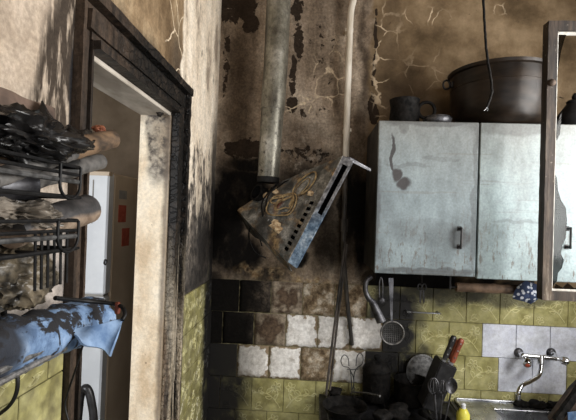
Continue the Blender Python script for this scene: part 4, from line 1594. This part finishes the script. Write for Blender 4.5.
# utensil jar in front of the block: whisk, spoon
jx = at(446, 405, 1.655)
jz = sz
t = thing('utensil_jar', 'dark jar of utensils in front of the knife block', 'jar', (jx.x, 1.655, jz))
jp = Vector((jx.x - .02, 1.655, sz + .0))
MB().lathe([(.005, 0), (.036, 0), (.038, .01), (.038, .055), (.041, .058), (.036, .058), (.034, .012), (.005, .008)], jp, n=26).build('body', M['soot_black'], t, smooth=50)
jt = jp + Vector((0, 0, .056))
t = thing('whisk', 'silver wire whisk standing head up in front of the knife block', 'whisk', tuple(jp + Vector((-.015, 0, .01))))
wc = at(433.5, 386, 1.655)
MB().tube([jp + Vector((-.01, 0, .012)), wc + Vector((.004, 0, -.03))], .0045, 8).build('handle', M['steel_dark'], t)
for k in range(5):
    a = math.pi * k / 5
    MB().tube([wc + Vector((.020 * math.sin(2 * math.pi * i / 20) * math.cos(a), .020 * math.sin(2 * math.pi * i / 20) * math.sin(a), -.03 * math.cos(2 * math.pi * i / 20))) for i in range(20)], .0013, 5, closed=True).build('wire', M['steel_dark'], t, smooth=60)
t = thing('serving_spoon', 'silver serving spoon standing bowl up beside the whisk', 'spoon', tuple(jp + Vector((.015, 0, .01))))
sb_ = at(451.5, 386, 1.655)
MB().tube([jp + Vector((.012, 0, .012)), sb_ + Vector((-.002, 0, -.028))], .003, 8).build('handle', M['steel_dark'], t)
MB().sheet(lambda u, v: sb_ + Vector((.022 * (v * 2 - 1) * math.sin(math.pi * (u * .96 + .02)) ** .6, .012 * (1 - (v * 2 - 1) ** 2) * math.sin(math.pi * u), .030 * (u * 2 - 1))), 12, 8, .002).build('bowl', M['steel_dark'], t, smooth=60)
t = thing('small_whisk', 'small silver whisk between the large whisk and the spoon', 'whisk', tuple(jp + Vector((.0, .01, .01))))
wc = at(442.5, 387, 1.665)
MB().tube([jp + Vector((.002, .01, .012)), wc + Vector((0, 0, -.024))], .0035, 8).build('handle', M['steel_dark'], t)
for k in range(4):
    a = math.pi * k / 4
    MB().tube([wc + Vector((.014 * math.sin(2 * math.pi * i / 16) * math.cos(a), .014 * math.sin(2 * math.pi * i / 16) * math.sin(a), -.026 * math.cos(2 * math.pi * i / 16))) for i in range(16)], .0012, 5, closed=True).build('wire', M['steel_dark'], t, smooth=60)
# yellow bottle
yp = at(463, 418, 1.66)
yp.z = sz
t = thing('dish_soap_bottle', 'yellow plastic bottle at the left corner of the sink', 'bottle', tuple(yp))
MB().lathe([(.003, 0), (.022, 0), (.024, .006), (.024, .075), (.014, .092), (.008, .096), (.003, .096)], yp, n=22).build('body', M['yellow'], t, smooth=50)
MB().lathe([(.003, .096), (.009, .096), (.009, .110), (.004, .114), (.002, .115)], yp, n=16).build('cap', M['white_enamel'], t, smooth=50)

# ------------------------------------------------------------------ fridge in the next room
fx1, fY = -.78, 1.60
ft = EZ + .147
t = thing('fridge', 'white two door fridge standing in the room beyond the doorway', 'fridge', (fx1 - .28, fY + .3, 0))
MB().box((fx1 - .56, fY + .05, .05), (fx1, fY + .60, ft), .006).build('body', M['fridge_side'], t)
zd = EZ - .325
d = MB().box((fx1 - .56, fY, zd + .005), (fx1, fY + .048, ft - .002), .006).build('upper_door', M['white_enamel'], t)
MB().box((fx1 - .53, fY - .025, zd + .05), (fx1 - .51, fY, zd + .2), .004).build('handle', M['white_enamel'], d)
p = at(105.5, 262, fY - .002)
MB().crumple(p, (.007, .004, .010), 2, .4, 3, 2).build('black_plug', M['black_plastic'], d)
MB().box((fx1 - .062, fY - .0025, EZ - .05), (fx1 - .058, fY, ft - .03)).build('trim_line', M['gasket'], d)
MB().box((fx1 - .56, fY - .001, ft - .014), (fx1 + .0005, fY + .03, ft + .003), .002).build('top_trim', M['fridge_side'], t)
d = MB().box((fx1 - .56, fY, .08), (fx1, fY + .048, zd - .005), .006).build('lower_door', M['white_enamel'], t)
MB().box((fx1 - .53, fY - .025, zd - .2), (fx1 - .51, fY, zd - .05), .004).build('handle', M['white_enamel'], d)
MB().box((fx1 - .55, fY + .01, zd - .006), (fx1 - .01, fY + .05, zd + .006)).build('gasket', M['gasket'], t)
for k, (y0, y1, z0, z1, mt) in enumerate(((fY + .09, fY + .16, EZ - .045, EZ + .025, 'red_print'), (fY + .13, fY + .20, EZ - .145, EZ - .07, 'red_print'), (fY + .09, fY + .16, EZ + .05, EZ + .085, 'gasket'))):
    MB().box((fx1 - .0005, y0, z0), (fx1 + .0015, y1, z1)).build('sticker', M[mt], t)
for x in (fx1 - .5, fx1 - .06):
    for y in (fY + .1, fY + .5):
        MB().lathe([(.005, 0), (.02, 0), (.02, .05), (.005, .05)], (x, y, 0), n=12).build('foot', M['black_plastic'], t)
# black looped handle in front of the fridge
vx = at(83, 410, 1.38)
t = thing('upright_cleaner', 'black looped upright handle standing in front of the white fridge', 'cleaner', (vx.x, 1.38, 0))
lo = smooth_path([at(77, 432, 1.38), at(79, 410, 1.38), at(81, 395, 1.38), at(85, 388, 1.37), at(89, 392, 1.37), at(92, 405, 1.37), at(93.5, 418, 1.37), at(92, 436, 1.37), at(87, 452, 1.38)], 6)
MB().tube(lo, .013, 10).build('handle_loop', M['black_plastic'], t, smooth=60)
bt = Vector((at(84, 448, 1.38).x, 1.38, at(84, 448, 1.38).z))
MB().tube([bt + Vector((0, 0, .06)), Vector((bt.x, 1.38, .12))], .016, 12).build('pole', M['black_plastic'], t, smooth=60)
MB().box((bt.x - .11, 1.29, 0), (bt.x + .11, 1.50, .12), .02).build('base', M['black_plastic'], t)
MB().lathe([(.02, .12), (.065, .14), (.07, .3), (.05, .4), (.018, .42)], (bt.x, 1.38, 0), n=22).build('canister', M['black_plastic'], t, smooth=50)

# ------------------------------------------------------------------ wire rack on the left wall
RX, RB = -.36, XL + .006
RE = .642
t = thing('wire_rack', 'black wire wall rack with three shallow tiers at the left', 'rack', (RX - .05, .5, EZ - .2))


def railz(px, py):
    return atx(px, py, RX).z


def rail(z, mat='wire_black', r=.0025, x=RX, y1=RE, name='rail'):
    return MB().tube([(x, .25, z), (x, y1, z)], r, 8).build(name, M[mat], t)


tiers = [[railz(2, 151), railz(2, 161.5), railz(2, 170.5), railz(2, 191)], [railz(2, 221.5), railz(2, 234), railz(2, 241.5), railz(2, 258)]]
for zs in tiers:
    rail(zs[0])
    rail(zs[1])
    rail(zs[2], 'bar_grey', .0036)
    rail(zs[3], r=.0030)
    rail(zs[0], x=RB)
    rail(zs[3], x=RB)
    for k in range(9):
        y = .29 + k * .045
        MB().tube([(RX, y, zs[3]), (RB, y, zs[3])], .002, 6).build('cross_wire', M['wire_black'], t)
    # end frame
    MB().tube([(RX, RE, zs[0]), (RB, RE, zs[0])], .003, 8).build('end_wire', M['wire_black'], t)
    MB().tube([(RX, RE, zs[3]), (RB, RE, zs[3])], .003, 8).build('end_wire', M['wire_black'], t)
    # loop hanging at the end of the front
    y0, y1 = RE - .055, RE - .002
    zt, zb = zs[0], zs[3] - .003
    rr_ = (y1 - y0) / 2
    pts = [(RX + .003, y0, zt)] + [(RX + .003, (y0 + y1) / 2 - rr_ * math.cos(a), zb + rr_ * .8 - rr_ * .8 * math.sin(a)) for a in [math.pi * k / 12 for k in range(13)]] + [(RX + .003, y1, zt)]
    MB().tube(pts, .0023, 8).build('end_loop', M['wire_black'], t, smooth=60)
z3 = railz(28, 357)
rail(z3, 'bar_light', .0048, y1=RE - .03)
rail(z3 - .014, 'bar_light', .0045, y1=RE - .02)
rail(z3, 'wire_black', .003, x=RB)
for k in range(9):
    y = .29 + k * .045
    MB().tube([(RX, y, z3 - .002), (RB, y, z3 - .002)], .002, 6).build('cross_wire', M['wire_black'], t)
for k in range(6):
    y = atx(24 + k * 6.6, 260, RX - .02).y
    MB().tube([(RX - .006, y, tiers[1][1]), (RX - .006, y + .004, atx(40, 291, RX).z)], .0020, 6).build('upright_wire', M['wire_black'], t)
for y in (.33, RE - .02):
    MB().tube([(RB, y, tiers[0][0] + .03), (RB, y, z3 - .02)], .004, 8).build('upright', M['wire_black'], t)

# --- contents of the rack
zb1, zb2 = tiers[0][3], tiers[1][3]


def roll_thing(name, a, b, r, mat, label, cat='roll', taper=0.0, inner=True, grp='rolls in the rack'):
    a, b = Vector(a), Vector(b)
    t = thing(name, label, cat, tuple(a), grp)
    n = 22
    MB().tube([a.lerp(b, i / n) + Vector((0, 0, .002 * mnoise.noise(Vector((i * .5, r * 100, 0))))) for i in range(n + 1)],
              [r * (1 + taper * i / n) * (1 + .05 * mnoise.noise(Vector((i * .6, 7, r * 50)))) for i in range(n + 1)], 20).build('sleeve', mat, t, smooth=50)
    d = (b - a).normalized()
    if inner:
        MB().tube([b - d * .002, b + d * .004], [r * (1 + taper) * .93, r * (1 + taper) * .6], 20).build('end_fold', mat, t, smooth=50)
    return t


roll_thing('cardboard_roll', atx(-20, 172, -.405), atx(111, 139, -.395), .0185, M['cardboard'], 'brown scorched cardboard roll lying on the top tier of the rack')
roll_thing('plastic_roll', atx(-10, 180, -.385), atx(72, 152, -.385), .0125, M['grey_roll'], 'short grey plastic film roll on the front of the top tier')
roll_thing('foil_roll', atx(0, 190, -.415), atx(100, 161, -.415), .0148, M['grey_roll'], 'dark grey roll beneath the brown cardboard roll')
roll_thing('charred_roll', atx(10, 232, -.40), atx(87, 209.5, -.40), .0230, M['half_roll'], 'roll charred black above and brown below on the second tier', taper=.12)
# brown paper sheet sticking up at the back
o = MB().sheet(lambda u, v: atx(-6 + 62 * u, 85 + 24 * u + 46 * v - 14 * u * v, -.440 + .02 * v) + Vector((.004 * math.sin(u * 9), .006 * math.sin(v * 5 + u * 4), 0)), 14, 10, .002).build('brown_paper', M['brown_paper'], smooth=60)
tag(o, 'scorched sheet of brown paper sticking up behind the melted bag', 'paper')
# melted black bag: ragged heap with peaks
o = MB().crumple(atx(20, 138, -.400), (.040, .09, .026), 5, .55, 3.2, 5, .9).build('melted_bag', M['melted'], smooth=70)
tag(o, 'shiny melted black plastic bag heaped on the top tier', 'bag', 'melted black plastic')
o = MB().sheet(lambda u, v: atx(28 + 66 * u, 119 + 12 * u - 19 * math.exp(-((u - .26) / .12) ** 2) * (1 - v) + v * (30 - 22 * u), -.43 + .05 * v) + Vector((0, .008 * math.sin(u * 17 + v * 5), .003 * math.sin(u * 31))), 26, 10, .003).build('melted_sheet', M['melted'], smooth=70)
tag(o, 'ragged sheet of melted black plastic pointing toward the doorway', 'plastic', 'melted black plastic')
p = atx(99, 129, -.405)
o = MB().crumple(p, (.010, .007, .006), 8, .5, 3, 3).build('orange_scrap', simple('burnt_orange_plastic', (.20, .06, .03), (.42, .16, .08), 30, .5))
tag(o, 'small burnt orange plastic scrap at the tip of the melted sheet', 'scrap')
# jars and bags of the second tier
o = MB().crumple(atx(18, 214, -.41), (.036, .060, .019), 11, .5, 3.4, 5, .9).build('clear_bag', M['clear_bag'], smooth=70)
tag(o, 'dusty clear plastic bag crumpled on the second tier', 'bag')
t2 = thing('tin_can', 'dark tin can lying open on the top tier behind the wires', 'can', tuple(at(10, 188, .60)))
ca, cb = atx(-8, 186, -.42), atx(15, 184.5, -.405)
ax_ = (cb - ca).normalized()
MB().lathe([(.005, 0), (.022, 0), (.023, .003), (.022, .006), (.022, .048), (.0235, .05), (.0205, .05), (.0205, .01), (.005, .008)], ca, ax_, 28).build('body', M['steel_dark'], t2, smooth=50)
o = MB().crumple(atx(12, 277, -.42), (.034, .068, .036), 14, .36, 3.0, 5, .9).build('khaki_bag', M['khaki_bag'], smooth=70)
tag(o, 'crumpled khaki plastic bag resting on the blue towel', 'bag')
o = MB().sheet(lambda u, v: atx(22 + 30 * u, 298 - 12 * u - 14 * v * u * 1.2 + 12 * v, -.40) + Vector((0, .01 * math.sin(u * 8 + v * 4), .002 * math.sin(v * 14))), 14, 8, .002).build('bag_scrap', M['khaki_bag'], smooth=70)
tag(o, 'pointed khaki plastic scrap beside the crumpled khaki bag', 'plastic')
# blue towel roll with hanging flap
t3 = thing('blue_towel', 'scorched blue towel rolled up on the lowest tier with a hanging corner', 'towel', tuple(atx(60, 330, RX - .02)))
ta_, tb_ = atx(-40, 362, -.392), atx(98, 317, -.385)


def towel(u, v):
    c0 = ta_.lerp(tb_, u)
    a = 2 * math.pi * v
    q_ = Vector((math.cos(a), u * 9, math.sin(a)))
    r = .037 * (1 + .16 * mnoise.noise(q_ * 1.6) + .08 * (.5 - abs(mnoise.noise(q_ * 4))))
    if u > .97:
        r *= .82
    return c0 + Vector((r * math.cos(a), 0, r * math.sin(a)))


MB().sheet(towel, 44, 32, -.003).build('roll', M['blue'], t3, smooth=70)
fl_ = [at(72, 334, .61), at(122, 318, .66), at(112, 355, .645), at(88, 344, .62)]


def flap(u, v):
    top = at(66, 331, .62).lerp(at(122, 319, .67), u)
    bot = at(80, 340, .615).lerp(at(111, 355, .645), min(1, u * 1.08))
    q_ = top.lerp(bot, v)
    return q_ + Vector((0, .006 * math.sin(u * 8 + v * 3), 0))


MB().sheet(flap, 18, 12, .003).build('flap', M['blue_rag'], t3, smooth=70)
MB().sheet(lambda u, v: at(25 + 50 * u, 352 - 20 * u + v * (22 - 16 * u), .575 + .05 * u), 10, 6, .003).build('burnt_fold', M['melted'], t3, smooth=70)
# wire hook at the end of the lowest tier
o = MB().tube(smooth_path([atx(55, 298, RX - .01), atx(85, 301, RX), at(112, 303.5, .70), at(122, 307, .69), at(125, 314, .68), at(122, 320, .67)], 6), .0034, 8).build('wire_hook', M['wire_black'], smooth=60)
tag(o, 'dark wire hook holding the hanging corner of the blue towel', 'hook')
p = at(117.5, 308, .695)
o = MB().box(p + Vector((-.004, -.004, -.010)), p + Vector((.004, .004, .010)), .002).build('brown_peg', M['red_wood'])
tag(o, 'small brown peg caught at the wire hook', 'peg')
# hanging cords
o = MB().tube(smooth_path([at(83, 345, .64), at(76, 368, .64), at(68, 392, .64), at(65, 405, .64), at(69, 422, .64), at(76, 440, .64)], 6), .0016, 6).build('thin_cord', M['wire_black'], smooth=60)
tag(o, 'thin black cord hanging before the doorway casing', 'cord')
o = MB().tube(smooth_path([at(4, 360, .56), at(12, 364, .56), at(17, 374, .56), at(17, 390, .56), at(10, 405, .56), at(-6, 418, .56)], 6), .0028, 6).build('thick_cord', M['wire_black'], smooth=60)
tag(o, 'thicker black cord curling down over the green tiles', 'cord')

for o in bpy.data.objects:
    if '_o' in o:
        del o['_o']
